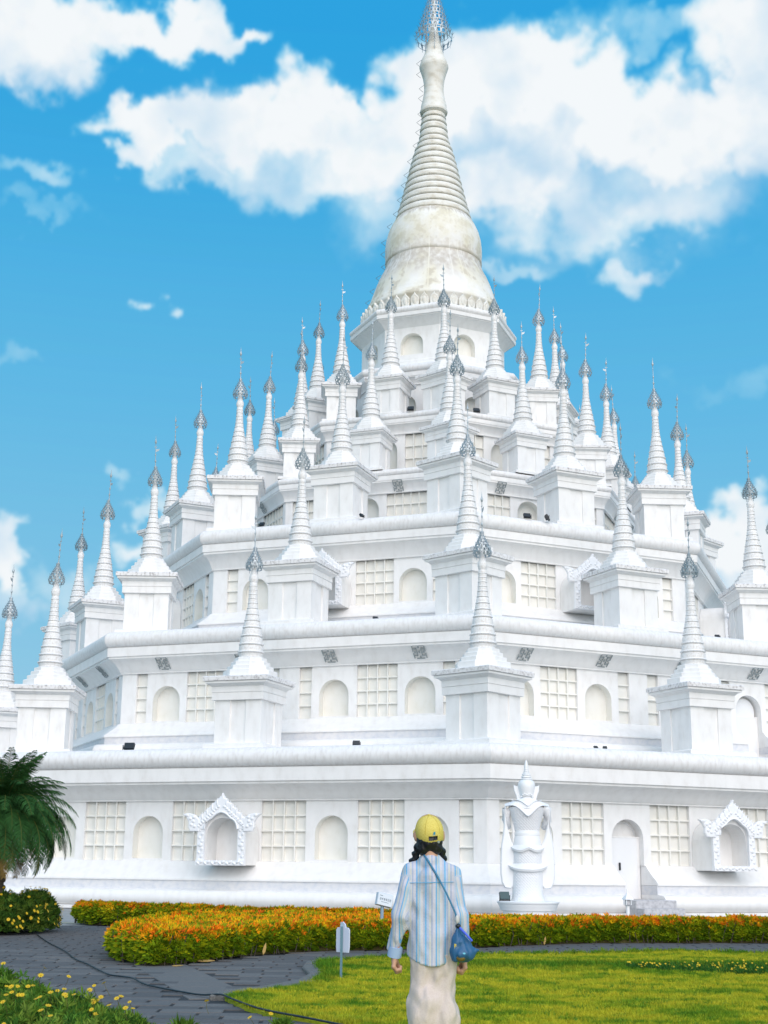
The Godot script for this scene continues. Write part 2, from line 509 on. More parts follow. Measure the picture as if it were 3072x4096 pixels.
func sky_color(el: float, dens: float, under: float) -> Color:
	var t := clampf(el / 36.0, 0.0, 1.0)
	var air := Color(0.63, 0.81, 0.9).lerp(Color(0.41, 0.735, 0.9), smoothstep(0.0, 0.55, t)).lerp(Color(0.18, 0.64, 0.88), smoothstep(0.4, 1.0, t))
	if el > 36.0:
		air = air.lerp(Color(0.1, 0.5, 0.8), clampf((el - 36.0) / 54.0, 0.0, 1.0))
	var cl := Color(0.96, 0.975, 0.985).lerp(Color(0.64, 0.8, 0.92), clampf(under, 0.0, 1.0))
	var shown := air.lerp(cl, smoothstep(0.08, 1.1, dens))
	# the camera's exposure multiplies the sky too
	return (shown.srgb_to_linear() * (1.0 / EXPOSURE)).linear_to_srgb()

# ------------------------------------------------------------------ pagoda
# one straight run of a moulding along a face; ends mitred at the corners unless cut at s0 / s1
func run(st: SurfaceTool, prof: Array, az: float, s0 = null, s1 = null) -> void:
	var bs := Basis(Vector3.UP, deg_to_rad(az))
	var seg := []
	for i in prof.size() - 1:
		var d: Vector2 = prof[i + 1] - prof[i]
		seg.append(Vector2(d.y, -d.x).normalized())
	for i in seg.size():
		var n0: Vector2 = seg[i]
		var n1: Vector2 = seg[i]
		if i > 0 and seg[i - 1].dot(n0) > 0.72:
			n0 = (n0 + seg[i - 1]).normalized()
		if i < seg.size() - 1 and seg[i + 1].dot(n1) > 0.72:
			n1 = (n1 + seg[i + 1]).normalized()
		var p: Vector2 = prof[i]
		var q: Vector2 = prof[i + 1]
		var a := bs * Vector3(-p.x * S8 if s0 == null else s0, p.y, p.x * C8)
		var b := bs * Vector3(p.x * S8 if s1 == null else s1, p.y, p.x * C8)
		var c := bs * Vector3(q.x * S8 if s1 == null else s1, q.y, q.x * C8)
		var d := bs * Vector3(-q.x * S8 if s0 == null else s0, q.y, q.x * C8)
		var na := bs * Vector3(0, n0.y, n0.x)
		var nc := bs * Vector3(0, n1.y, n1.x)
		tri_n(st, a, b, c, na, na, nc)
		tri_n(st, a, c, d, na, nc, nc)
	for e in [[s0, -1.0], [s1, 1.0]]:
		if e[0] != null:
			var poly := PackedVector2Array()
			for p in prof:
				poly.append(Vector2(p.x * C8, p.y))
			var inner: float = (prof[prof.size() - 1].x - (0.5 if prof.size() > 9 and prof[prof.size() - 1].y < 1e6 and prof[0].x < prof[prof.size() - 1].x else 1.0)) * C8
			poly.append(Vector2(inner, prof[prof.size() - 1].y))
			poly.append(Vector2(inner, prof[0].y))
			var idx := Geometry2D.triangulate_polygon(poly)
			for t in range(0, idx.size(), 3):
				var v := []
				for k in 3:
					v.append(bs * Vector3(e[0], poly[idx[t + k]].y, poly[idx[t + k]].x))
				tri(st, v[0], v[1], v[2], bs * Vector3(e[1], 0, 0))

# an arch outline (half circle on straight jambs), from bottom right round to bottom left
func arch(wd: float, bottom: float, top: float, n := 14) -> PackedVector2Array:
	var r := wd * 0.5
	var p := PackedVector2Array([Vector2(r, bottom)])
	for i in n + 1:
		var a := PI * i / n
		p.append(Vector2(cos(a) * r, top - r + sin(a) * r))
	p.append(Vector2(-r, bottom))
	return p

# a wall panel with an arched recess
func niche_panel(w: float, h: float, nw: float, nb: float, nt: float, deep: float, thick: float) -> ArrayMesh:
	var key := "niche %.3f %.3f %.3f %.3f %.3f" % [w, h, nw, nb, nt]
	if boxes.has(key):
		return boxes[key]
	var st := begin()
	var p := arch(nw, nb, nt)
	var hw := w * 0.5
	var F := Vector3(0, 0, 1)
	# front: two jambs, the strip under, the spandrels
	quad(st, Vector3(-hw, 0, 0), Vector3(-nw / 2, 0, 0), Vector3(-nw / 2, nt - nw / 2, 0), Vector3(-hw, nt - nw / 2, 0), F)
	quad(st, Vector3(hw, 0, 0), Vector3(nw / 2, 0, 0), Vector3(nw / 2, nt - nw / 2, 0), Vector3(hw, nt - nw / 2, 0), F)
	if nb > 0.001:
		quad(st, Vector3(-nw / 2, 0, 0), Vector3(nw / 2, 0, 0), Vector3(nw / 2, nb, 0), Vector3(-nw / 2, nb, 0), F)
	for i in range(1, p.size() - 2):
		var a := p[i]
		var b := p[i + 1]
		var t0 := float(i - 1) / (p.size() - 3)
		var t1 := float(i) / (p.size() - 3)
		quad(st, Vector3(a.x, a.y, 0), Vector3(b.x, b.y, 0), Vector3(b.x, h, 0) if b.x > -nw else Vector3.ZERO, Vector3(a.x, h, 0), F)
	quad(st, Vector3(-hw, nt - nw / 2, 0), Vector3(-nw / 2, nt - nw / 2, 0), Vector3(-nw / 2, h, 0), Vector3(-hw, h, 0), F)
	quad(st, Vector3(hw, nt - nw / 2, 0), Vector3(nw / 2, nt - nw / 2, 0), Vector3(nw / 2, h, 0), Vector3(hw, h, 0), F)
	# sides
	quad(st, Vector3(-hw, 0, 0), Vector3(-hw, h, 0), Vector3(-hw, h, -thick), Vector3(-hw, 0, -thick), Vector3(-1, 0, 0))
	quad(st, Vector3(hw, 0, 0), Vector3(hw, h, 0), Vector3(hw, h, -thick), Vector3(hw, 0, -thick), Vector3(1, 0, 0))
	var m := st.commit()
	boxes[key] = m
	return m

# the recess behind such a panel: reveal and back
func niche_recess(nw: float, nb: float, nt: float, deep: float) -> ArrayMesh:
	var key := "recess %.3f %.3f %.3f %.3f" % [nw, nb, nt, deep]
	if boxes.has(key):
		return boxes[key]
	var st := begin()
	var p := arch(nw, nb, nt)
	var F := Vector3(0, 0, 1)
	# soft lip, reveal and rounded back
	for i in (p.size() if nb > 0.001 else p.size() - 1):
		var j := (i + 1) % p.size()
		var mid := (p[i] + p[j]) * 0.5
		var hint := Vector3(-mid.x, (nt + nb) * 0.5 - mid.y, 0)
		quad(st, Vector3(p[i].x, p[i].y, 0), Vector3(p[j].x, p[j].y, 0), Vector3(p[j].x, p[j].y, -deep), Vector3(p[i].x, p[i].y, -deep), hint)
	var idx := Geometry2D.triangulate_polygon(p)
	for t in range(0, idx.size(), 3):
		tri(st, Vector3(p[idx[t]].x, p[idx[t]].y, -deep), Vector3(p[idx[t + 1]].x, p[idx[t + 1]].y, -deep), Vector3(p[idx[t + 2]].x, p[idx[t + 2]].y, -deep), F)
	var m := st.commit()
	boxes[key] = m
	return m

func arc_prof(c: Vector2, r: Vector2, from: float, to: float, n: int) -> Array:
	var out := []
	for i in n + 1:
		var a := deg_to_rad(lerpf(from, to, float(i) / n))
		out.append(c + Vector2(cos(a) * r.x, sin(a) * r.y))
	return out

func tier(pagoda: Node3D, label: String, d: Dictionary) -> Node3D:
	var t := Node3D.new()
	t.name = "tier"
	t.set_meta("label", label)
	pagoda.add_child(t, true)
	var rw: float = d.wall
	var hb: float = d.bottom
	var ht: float = d.top
	var thick := 0.5
	# core behind the panels
	var rc := rw - thick / C8
	part(t, "wall_core", lathe_mesh(pv([[rc, d.floor], [rc, ht + 0.3]]), 8, true), M.plaster)
	# base mouldings
	var g: float = d.get("grow", 1.0)
	var dh: float = hb - d.floor
	var foot := []
	foot.append_array(pv([[rw + 1.12 * g, d.floor], [rw + 1.12 * g, d.floor + 0.07 * dh]]))
	foot.append_array(arc_prof(Vector2(rw + 0.86 * g, d.floor + 0.24 * dh), Vector2(0.3 * g, 0.18 * dh), -75.0, 62.0, 8))
	foot.append_array(pv([[rw + 0.76 * g, d.floor + 0.415 * dh], [rw + 0.6 * g, d.floor + 0.42 * dh]]))
	var band := pv([[rw + 0.67 * g, d.floor + 0.41 * dh], [rw + 0.66 * g, d.floor + 0.61 * dh]])
	var cyma := pv([[rw + 0.6 * g, d.floor + 0.598 * dh], [rw + 0.7 * g, d.floor + 0.6 * dh], [rw + 0.71 * g, d.floor + 0.625 * dh], [rw + 0.69 * g, d.floor + 0.65 * dh], [rw + 0.6 * g, d.floor + 0.7 * dh], [rw + 0.42 * g, d.floor + 0.78 * dh], [rw + 0.2 * g, d.floor + 0.89 * dh], [rw + 0.08 * g, d.floor + 0.97 * dh], [rw + 0.02, hb], [rw - 0.3, hb + 0.004]])
	for f in 8:
		var az := -67.5 + 45.0 * f
		for q in [["foot_roll", foot, M.plaster], ["band_course", band, M.band], ["base_moulding", cyma, M.plaster]]:
			var st := begin()
			if f == 2 and d.has("door"):
				run(st, q[1], az, null, d.door - 0.6)
				run(st, q[1], az, d.door + 0.6, null)
			else:
				run(st, q[1], az)
			part(t, q[0], st.commit(), q[2])
	# soffit, fascia, rolled edge and terrace
	var rf: float = d.fascia
	var hf: float = d.fascia_h
	var f1: float = d.fascia_top
	var tt: float = d.roll_top
	var rise := hf - ht
	part(t, "soffit", lathe_mesh(pv([[rw - 0.02, ht - 0.01], [rw + 0.09, ht], [rw + 0.09, ht + 0.06 * rise], [lerpf(rw, rf, 0.2), ht + 0.14 * rise], [lerpf(rw, rf, 0.3), ht + 0.34 * rise], [lerpf(rw, rf, 0.5), ht + 0.6 * rise], [lerpf(rw, rf, 0.72), ht + 0.78 * rise], [lerpf(rw, rf, 0.92), ht + 0.86 * rise], [lerpf(rw, rf, 0.92), hf + 0.02]]), 8, true), M.plaster)
	part(t, "fascia", lathe_mesh(pv([[rf - 0.12, hf], [rf, hf], [rf + 0.015, f1], [rf - 0.1, f1 + 0.01]]), 8, true), M.plaster)
	var rr := (tt - f1) * 0.5
	var roll := arc_prof(Vector2(rf - rr * 0.45, f1 + rr), Vector2(rr * 1.05, rr), -88.0, 90.0, 12)
	part(t, "rolled_edge", lathe_mesh(roll, 8, true), M.moulding)
	var inner: float = d.inner
	part(t, "terrace_floor", lathe_mesh(pv([[rf - rr * 0.4, tt - 0.006], [inner, tt]]), 8, true), M.moulding)
	# panels, niches and lattice on the faces that can be seen
	var h := ht - hb
	var ap := rw * C8
	for f in 4:
		var az := -67.5 + 45.0 * f
		var turn := deg_to_rad(az)
		var bs := Basis(Vector3.UP, turn)
		for e in d.face:
			var s0: float = e[1]
			var s1: float = e[2]
			var w := s1 - s0
			var o := bs * Vector3((s0 + s1) * 0.5, hb, ap)
			var kind: String = e[0]
			if kind == "niche" and f == 2 and d.has("door") and absf((s0 + s1) * 0.5 - d.door) < 0.3:
				kind = "door"
			if kind == "pilaster":
				part(t, "pilaster", box(Vector3(w, h, thick), 0.01), M.plaster, o + bs * Vector3(0, h * 0.5, -thick * 0.5), turn)
			elif kind == "plain":
				part(t, "wall_panel", box(Vector3(w, h, thick), 0.01), M.plaster, o + bs * Vector3(0, h * 0.5, -thick * 0.5 - 0.02), turn)
			elif kind == "niche":
				var nw: float = d.get("niche_w", 1.12)
				part(t, "niche_panel", niche_panel(w, h, nw, 0.07, d.niche_top - hb, 0.36, thick), M.plaster, o + bs * Vector3(0, 0, -0.015), turn)
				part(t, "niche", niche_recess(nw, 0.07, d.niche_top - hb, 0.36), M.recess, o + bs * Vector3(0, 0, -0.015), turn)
			elif kind == "door":
				door(t, o, turn, w, h, d)
			elif kind == "lattice":
				var cols: int = e[3]
				var rows: int = d.get("rows", 4)
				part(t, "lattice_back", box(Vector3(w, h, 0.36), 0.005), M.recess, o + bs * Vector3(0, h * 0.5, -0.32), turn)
				for c in range(1, cols):
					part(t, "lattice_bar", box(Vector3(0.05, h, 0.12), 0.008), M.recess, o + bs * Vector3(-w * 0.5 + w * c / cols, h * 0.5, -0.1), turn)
				for r in range(1, rows):
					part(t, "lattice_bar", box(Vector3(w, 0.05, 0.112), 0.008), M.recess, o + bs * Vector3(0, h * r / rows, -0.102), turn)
	return t

func door(t: Node3D, o: Vector3, turn: float, w: float, h: float, d: Dictionary) -> void:
	var bs := Basis(Vector3.UP, turn)
	var sill: float = d.floor + (0.5 if d.floor < 1.0 else 0.05)
	var low: float = sill - d.bottom
	part(t, "door_surround", niche_panel(w, h, 1.2, 0.0, d.niche_top - d.bottom, 0.42, 0.5), M.plaster, o + bs * Vector3(0, 0, -0.01), turn)
	part(t, "door_reveal", niche_recess(1.2, 0.0, d.niche_top - d.bottom, 0.42), M.plaster, o + bs * Vector3(0, 0, -0.01), turn)
	var dh := 1.9
	var leaf := part(t, "door", box(Vector3(1.0, dh, 0.06), 0.008), M.door, o + bs * Vector3(0, low + dh * 0.5, -0.26), turn)
	var hn := part(leaf, "handle", box(Vector3(0.05, 0.24, 0.06), 0.01), M.dark, Vector3(-0.2, 0.05, 0.06))
	hn.set_meta("label", "dark upright door handle")
	var st := begin()
	var inner := arch(1.0, dh + low - 0.0, d.niche_top - d.bottom - 0.1)
	extrude(st, inner, -0.36, -0.3)
	part(t, "door_tympanum", st.commit(), M.door, o, turn)
	for s in [-1.0, 1.0]:
		part(t, "door_frame", box(Vector3(0.1, dh, 0.12), 0.01), M.plaster, o + bs * Vector3(s * 0.55, low + dh * 0.5, -0.3), turn)
	part(t, "door_transom", box(Vector3(1.2, 0.06, 0.1), 0.01), M.plaster, o + bs * Vector3(0, low + dh, -0.28), turn)
	part(t, "threshold", box(Vector3(1.19, 0.1, 1.3), 0.01), M.step, o + bs * Vector3(0, low - 0.05, 0.2), turn)
	part(t, "doorway_back", box(Vector3(1.2, 1.4, 0.1), 0.01), M.plaster, o + bs * Vector3(0, low + 0.7, -0.4), turn)

func build_pagoda() -> void:
	var p := thing("pagoda", "tall white eight-sided pagoda rising in terraces to a ringed spire", "pagoda", AXIS, deg_to_rad(PHI))
	var mirror := func(l: Array) -> Array:
		var out := []
		for e in l:
			out.append(e)
			if e[1] > 0.001:
				var q: Array = e.duplicate()
				q[1] = -e[2]
				q[2] = -e[1]
				out.append(q)
		return out
	tier(p, "lowest wall of the pagoda with wall shrines and a door", {"floor": 0.0, "bottom": 1.533, "top": 3.443, "wall": 21.95, "fascia": 22.91, "fascia_h": 4.015, "fascia_top": 4.444, "roll_top": 5.085, "inner": 17.8, "niche_top": 2.965, "door": -3.26,
		"face": mirror.call([["pilaster", 7.96, 8.4], ["lattice", 7.5, 7.96, 1], ["niche", 5.73, 7.5], ["lattice", 4.17, 5.73, 4], ["niche", 2.4, 4.17], ["lattice", 0.84, 2.4, 4], ["plain", -0.84, 0.84]])})
	tier(p, "second wall of the pagoda with metal grilles in its soffit", {"floor": 5.08, "bottom": 6.47, "top": 8.31, "wall": 17.86, "fascia": 18.62, "fascia_h": 8.89, "fascia_top": 9.22, "roll_top": 9.82, "inner": 13.6, "niche_top": 7.83, "door": 4.95,
		"face": mirror.call([["pilaster", 6.23, 6.84], ["lattice", 5.78, 6.23, 1], ["niche", 4.12, 5.78], ["lattice", 2.6, 4.12, 4], ["niche", 0.87, 2.6], ["lattice", 0.4, 0.87, 1], ["pilaster", -0.4, 0.4]])})
	tier(p, "third wall of the pagoda with wall shrines", {"floor": 9.81, "bottom": 11.23, "top": 13.0, "wall": 13.65, "fascia": 14.28, "fascia_h": 13.66, "fascia_top": 13.955, "roll_top": 14.56, "inner": 9.6, "niche_top": 12.58,
		"face": mirror.call([["pilaster", 4.6, 5.22], ["lattice", 4.12, 4.6, 1], ["niche", 2.54, 4.12], ["lattice", 0.96, 2.54, 4], ["plain", -0.96, 0.96]])})
	tier(p, "fourth wall of the pagoda with wide lattice panels", {"floor": 14.55, "bottom": 15.2, "top": 16.66, "wall": 9.78, "fascia": 10.19, "fascia_h": 17.15, "fascia_top": 17.34, "roll_top": 17.62, "inner": 7.2, "niche_top": 16.56, "grow": 0.35, "rows": 3,
		"face": mirror.call([["pilaster", 3.41, 3.74], ["lattice", 0.9, 3.41, 7], ["niche", -0.9, 0.9]])})
	tier(p, "fifth wall of the pagoda", {"floor": 17.61, "bottom": 18.3, "top": 19.98, "wall": 7.36, "fascia": 7.76, "fascia_h": 20.43, "fascia_top": 20.6, "roll_top": 20.88, "inner": 4.5, "niche_top": 19.8, "grow": 0.3, "rows": 3,
		"face": mirror.call([["pilaster", 2.5, 2.81], ["lattice", 0.92, 2.5, 4], ["niche", -0.92, 0.92]])})
	tier(p, "sixth and smallest wall of the pagoda under the drum", {"floor": 20.87, "bottom": 21.3, "top": 23.2, "wall": 4.62, "fascia": 4.98, "fascia_h": 23.55, "fascia_top": 23.75, "roll_top": 24.14, "inner": 3.2, "niche_top": 22.75, "grow": 0.2, "rows": 3,
		"face": mirror.call([["plain", 0.85, 1.76], ["niche", -0.85, 0.85]])})
	# drum
	var dr := Node3D.new()
	dr.name = "drum"
	p.add_child(dr)
	part(dr, "drum_core", lathe_mesh(pv([[3.05, 24.1], [3.05, 27.2]]), 8, true), M.plaster)
	part(dr, "base_moulding", lathe_mesh(pv([[4.05, 24.13], [4.05, 24.3], [3.98, 24.42], [3.85, 24.52], [3.8, 24.62], [3.72, 24.66], [3.72, 24.78], [3.6, 24.84], [3.2, 24.85]]), 8, true), M.plaster)
	for f in 8:
		var turn := deg_to_rad(-67.5 + 45.0 * f)
		part(dr, "niche_panel", niche_panel(2.72, 1.72, 1.14, 0.29, 1.37, 0.36, 0.4), M.plaster, Basis(Vector3.UP, turn) * Vector3(0, 24.84, 3.57 * C8), turn)
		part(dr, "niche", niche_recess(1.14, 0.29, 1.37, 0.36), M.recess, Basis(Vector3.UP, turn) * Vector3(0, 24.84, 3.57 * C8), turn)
	part(dr, "cornice", lathe_mesh(pv([[3.55, 26.5], [3.62, 26.56], [3.66, 26.6], [3.78, 26.72], [3.98, 26.84], [4.08, 26.88], [4.08, 26.92], [4.16, 26.93], [4.18, 27.1], [4.1, 27.11]]), 8, true), M.plaster)
	part(dr, "rolled_edge", lathe_mesh(arc_prof(Vector2(4.02, 27.28), Vector2(0.19, 0.17), -88.0, 90.0, 10) + [Vector2(2.6, 27.47)], 8, true), M.moulding)
	# lotus crown: upright petals on the drum's edge, a second row close to the bell
	var pst := begin()
	extrude(pst, PackedVector2Array([Vector2(-0.17, 0), Vector2(0.17, 0), Vector2(0.21, 0.2), Vector2(0.22, 0.38), Vector2(0.15, 0.52), Vector2(0.05, 0.62), Vector2(0, 0.72), Vector2(-0.05, 0.62), Vector2(-0.15, 0.52), Vector2(-0.22, 0.38), Vector2(-0.21, 0.2)]), -0.06, 0.06, 0.035)
	blob(pst, Vector3(0, 0.3, 0.05), Vector3(0.11, 0.2, 0.05))
	var petal := pst.commit()
	for k in 48:
		var a := TAU * (k + 0.5) / 48.0
		var o := part(p, "lotus_petal", petal, M.spire, Vector3(sin(a) * 3.55, 27.46, cos(a) * 3.55), a)
		o.rotate_object_local(Vector3.RIGHT, 0.1)
	# bell
	var bell := pv([[3.36, 27.46], [3.36, 28.2], [3.42, 28.24], [3.42, 28.42], [3.34, 28.46], [3.34, 28.6], [3.28, 28.64], [3.24, 28.8], [3.14, 29.1], [3.02, 29.45], [2.9, 29.8], [2.74, 30.2], [2.56, 30.55], [2.45, 30.82], [2.41, 31.05]])
	var bell2 := pv([[2.41, 31.05], [2.46, 31.1], [2.46, 31.22], [2.44, 31.26], [2.47, 31.58], [2.47, 31.9], [2.43, 32.33], [2.33, 32.75], [2.18, 33.12], [2.03, 33.4], [1.9, 33.56]])
	var lower := part(p, "bell_foot", turned(bell, 64), stain_material(false))
	lower.set_meta("label", "weathered flaring foot of the bell dome")
	var upper := part(p, "bell_dome", turned(bell2, 64), stain_material(true))
	upper.set_meta("label", "weathered rounded bell dome with brown mould below the rings")
	# spire rings, each its own roll
	var hs := [33.56, 33.98, 34.38, 34.78, 35.16, 35.55, 35.94, 36.33, 36.72, 37.1, 37.5, 37.9, 38.25, 38.66, 39.06, 39.4, 39.72]
	var rs := [1.93, 1.83, 1.72, 1.63, 1.54, 1.45, 1.36, 1.27, 1.18, 1.09, 0.98, 0.84, 0.75, 0.71, 0.67, 0.63, 0.58]
	for i in hs.size() - 1:
		var h0: float = hs[i]
		var h1: float = hs[i + 1]
		var hh := h1 - h0
		var r: float = rs[i]
		var r1: float = rs[i + 1]
		part(p, "spire_ring", lathe_mesh(pv([[r - 0.06, h0], [r - 0.01, h0 + 0.03 * hh], [r + 0.02, h0 + 0.12 * hh], [r + 0.02, h0 + 0.22 * hh], [r - 0.03, h0 + 0.3 * hh], [r - 0.02, h0 + 0.42 * hh], [lerpf(r, r1, 0.6) + 0.0, h0 + 0.72 * hh], [lerpf(r, r1, 0.85) - 0.04, h0 + 0.9 * hh], [r1 - 0.1, h0 + 0.95 * hh], [r1 - 0.1, h1 + 0.01]]), 40), M.spire)
	part(p, "spire_collar", lathe_mesh(pv([[0.5, 39.68], [0.6, 39.72], [0.71, 39.78], [0.73, 39.86], [0.71, 39.93], [0.68, 39.97], [0.67, 40.2], [0.6, 40.5], [0.535, 40.85], [0.51, 41.2], [0.525, 41.5], [0.58, 41.85], [0.68, 42.2], [0.745, 42.4]]), 40), M.spire)
	part(p, "banana_bud", lathe_mesh(pv([[0.745, 42.4], [0.77, 42.5], [0.75, 42.62], [0.66, 42.9], [0.53, 43.2], [0.45, 43.5], [0.4, 43.75], [0.33, 44.05], [0.27, 44.4], [0.2, 44.8], [0.12, 45.4], [0.08, 46.2], [0.06, 50.5]]), 32), M.spire)
	# climbing rungs up the left of bell and spire
	var prof := bell + bell2
	for i in hs.size():
		prof.append(Vector2(rs[i], hs[i]))
	prof.append_array(pv([[0.69, 40.0], [0.54, 40.85], [0.53, 41.4], [0.7, 42.2], [0.76, 42.5], [0.5, 43.2]]))
	var rung_st := begin()
	tube(rung_st, [Vector3(-0.22, -0.12, 0), Vector3(-0.12, 0.0, 0.24), Vector3(0.2, 0.05, 0.02)], [0.011, 0.011, 0.011], 5)
	var rung := rung_st.commit()
	var y := 28.9
	while y < 43.0:
		for i in prof.size() - 1:
			if prof[i].y <= y and prof[i + 1].y > y:
				var r := lerpf(prof[i].x, prof[i + 1].x, (y - prof[i].y) / (prof[i + 1].y - prof[i].y))
				var a := deg_to_rad(-82.0 - PHI)
				part(p, "climbing_rung", rung, M.wire, Vector3(sin(a) * r, y, cos(a) * r), a)
		y += rng.randf_range(0.5, 0.95)
	# crown of pierced metal at the top
	var cr := Node3D.new()
	cr.name = "spire_crown"
	cr.position = Vector3(0, 44.05, 0)
	p.add_child(cr)
	pierced_crown(cr, 0.98, 3.4, 7, 20)
	var strut := begin()
	tube(strut, [Vector3(0, 0, 0.42), Vector3(0, 0.9, 0.5)], [0.025, 0.025], 5)
	tube(strut, [Vector3(0, -0.7, 0.5), Vector3(0, 0.05, 0.52)], [0.018, 0.018], 5)
	for k in 6:
		part(cr, "crown_strut", strut.commit(), M.metal, Vector3.ZERO, TAU * k / 6.0)
	# soffit grilles
	var gst := begin()
	for q in [[-0.22, 0.14, 0.03, 0.24], [0.22, 0.14, 0.03, 0.24], [-0.22, -0.16, 0.03, 0.2], [0.22, -0.16, 0.03, 0.2]]:
		box_st(gst, Vector3(q[0], q[1], 0), Vector3(q[2], q[3], 0.03))
	for k in 4:
		var a := TAU * (k + 0.5) / 4
		box_st(gst, Vector3(cos(a) * 0.12, sin(a) * 0.12, 0), Vector3(0.028, 0.16, 0.03))
		box_st(gst, Vector3(cos(a) * 0.19, sin(a) * 0.2, 0), Vector3(0.12, 0.028, 0.03))
		blob(gst, Vector3(cos(a + 0.78) * 0.16, sin(a + 0.78) * 0.2, 0), Vector3(0.035, 0.045, 0.02), Basis(), 6, 4)
	blob(gst, Vector3.ZERO, Vector3(0.04, 0.055, 0.025), Basis(), 6, 4)
	box_st(gst, Vector3(0, 0.27, 0), Vector3(0.42, 0.025, 0.03))
	box_st(gst, Vector3(0, -0.27, 0), Vector3(0.3, 0.025, 0.03))
	var grille := gst.commit()
	for row in [[1, 17.86, 18.62, 8.31, 8.89, [-4.95, -1.7, 1.7, 5.05]], [3, 9.78, 10.19, 16.66, 17.15, [-1.5, 1.5]]]:
		var t := p.get_child(row[0])
		for f in 4:
			var turn := deg_to_rad(-67.5 + 45.0 * f)
			for s in row[5]:
				var bs := Basis(Vector3.UP, turn)
				var slope := atan2((row[2] - row[1]) * C8, row[4] - row[3])
				var o := part(t, "soffit_grille", grille, M.grille, bs * Vector3(s, lerpf(row[3], row[4], 0.52), lerpf(row[1], row[2], 0.42) * C8 + 0.09))
				o.basis = bs * Basis(Vector3.RIGHT, slope * 0.95)
				o.scale = Vector3(1.0, 1.05, 1.0) * (1.0 if row[0] == 1 else 0.9)

# a turned shape that carries its own texture: u round, v from bottom (1) to top (0)
func turned(prof: Array, n: int) -> ArrayMesh:
	var total := 0.0
	var at := [0.0]
	for i in prof.size() - 1:
		total += prof[i].distance_to(prof[i + 1])
		at.append(total)
	var st := begin()
	st.set_smooth_group(0)
	for i in prof.size() - 1:
		for k in n:
			for q in [[0, 0], [1, 1], [0, 1], [0, 0], [1, 0], [1, 1]]:
				var a: float = TAU * (k + q[0]) / n
				var pt: Vector2 = prof[i + q[1]]
				st.set_uv(Vector2(float(k + q[0]) / n, 1.0 - at[i + q[1]] / total))
				st.add_vertex(Vector3(sin(a) * pt.x, pt.y, cos(a) * pt.x))
	st.index()
	st.generate_normals()
	return st.commit()

# lichen and mould on the old limewash, with the pale runs the rain has washed through it
func stain_material(dome: bool) -> StandardMaterial3D:
	var w := 1024
	var h := 256
	var im := Image.create(w, h, false, Image.FORMAT_RGB8)
	var a := FastNoiseLite.new()
	a.seed = 61 if dome else 62
	a.frequency = 0.012
	a.fractal_octaves = 5
	var b := FastNoiseLite.new()
	b.seed = 63
	b.frequency = 0.05
	b.fractal_octaves = 4
	for x in w:
		# wraps round: sample on a circle
		var c := Vector2.from_angle(TAU * x / w) * 163.0
		var run_len := 0.16 + 0.3 * absf(a.get_noise_3d(c.x, c.y, 500.0)) + 0.16 * b.get_noise_3d(c.x * 1.5, c.y * 1.5, 200.0)
		var washed := smoothstep(0.28, 0.5, b.get_noise_3d(c.x * 2.2, c.y * 2.2, 90.0))
		for y in h:
			var v := float(y) / h
			var n := a.get_noise_3d(c.x, c.y, y * 0.6)
			var f := b.get_noise_3d(c.x, c.y, y * 0.7)
			var col := Vector3(0.8, 0.79, 0.76).lerp(Vector3(0.74, 0.7, 0.56), clampf(0.45 + n * 1.3, 0, 1))
			var k := smoothstep(-0.1, 0.35, n + f * 0.6 - 0.12) * 0.5
			if dome:
				k = maxf(k * 0.55, (1.0 - smoothstep(run_len * 0.4, run_len, v)) * (0.55 + 0.5 * f))
				k = maxf(k, smoothstep(0.74, 0.95, v + 0.18 * f) * (0.5 + 0.5 * n))
			else:
				k = maxf(k, (1.0 - smoothstep(0.2, 0.5, v + 0.2 * n)) * (0.5 + 0.6 * f))
			k *= 1.0 - 0.75 * washed
			col = col.lerp(Vector3(0.4, 0.35, 0.29), clampf(k, 0.0, 0.7))
			col *= 1.0 + 0.06 * f
			im.set_pixel(x, y, lin(col.x, col.y, col.z))
	var m := StandardMaterial3D.new()
	m.albedo_texture = ImageTexture.create_from_image(im)
	m.roughness = 0.8
	return m

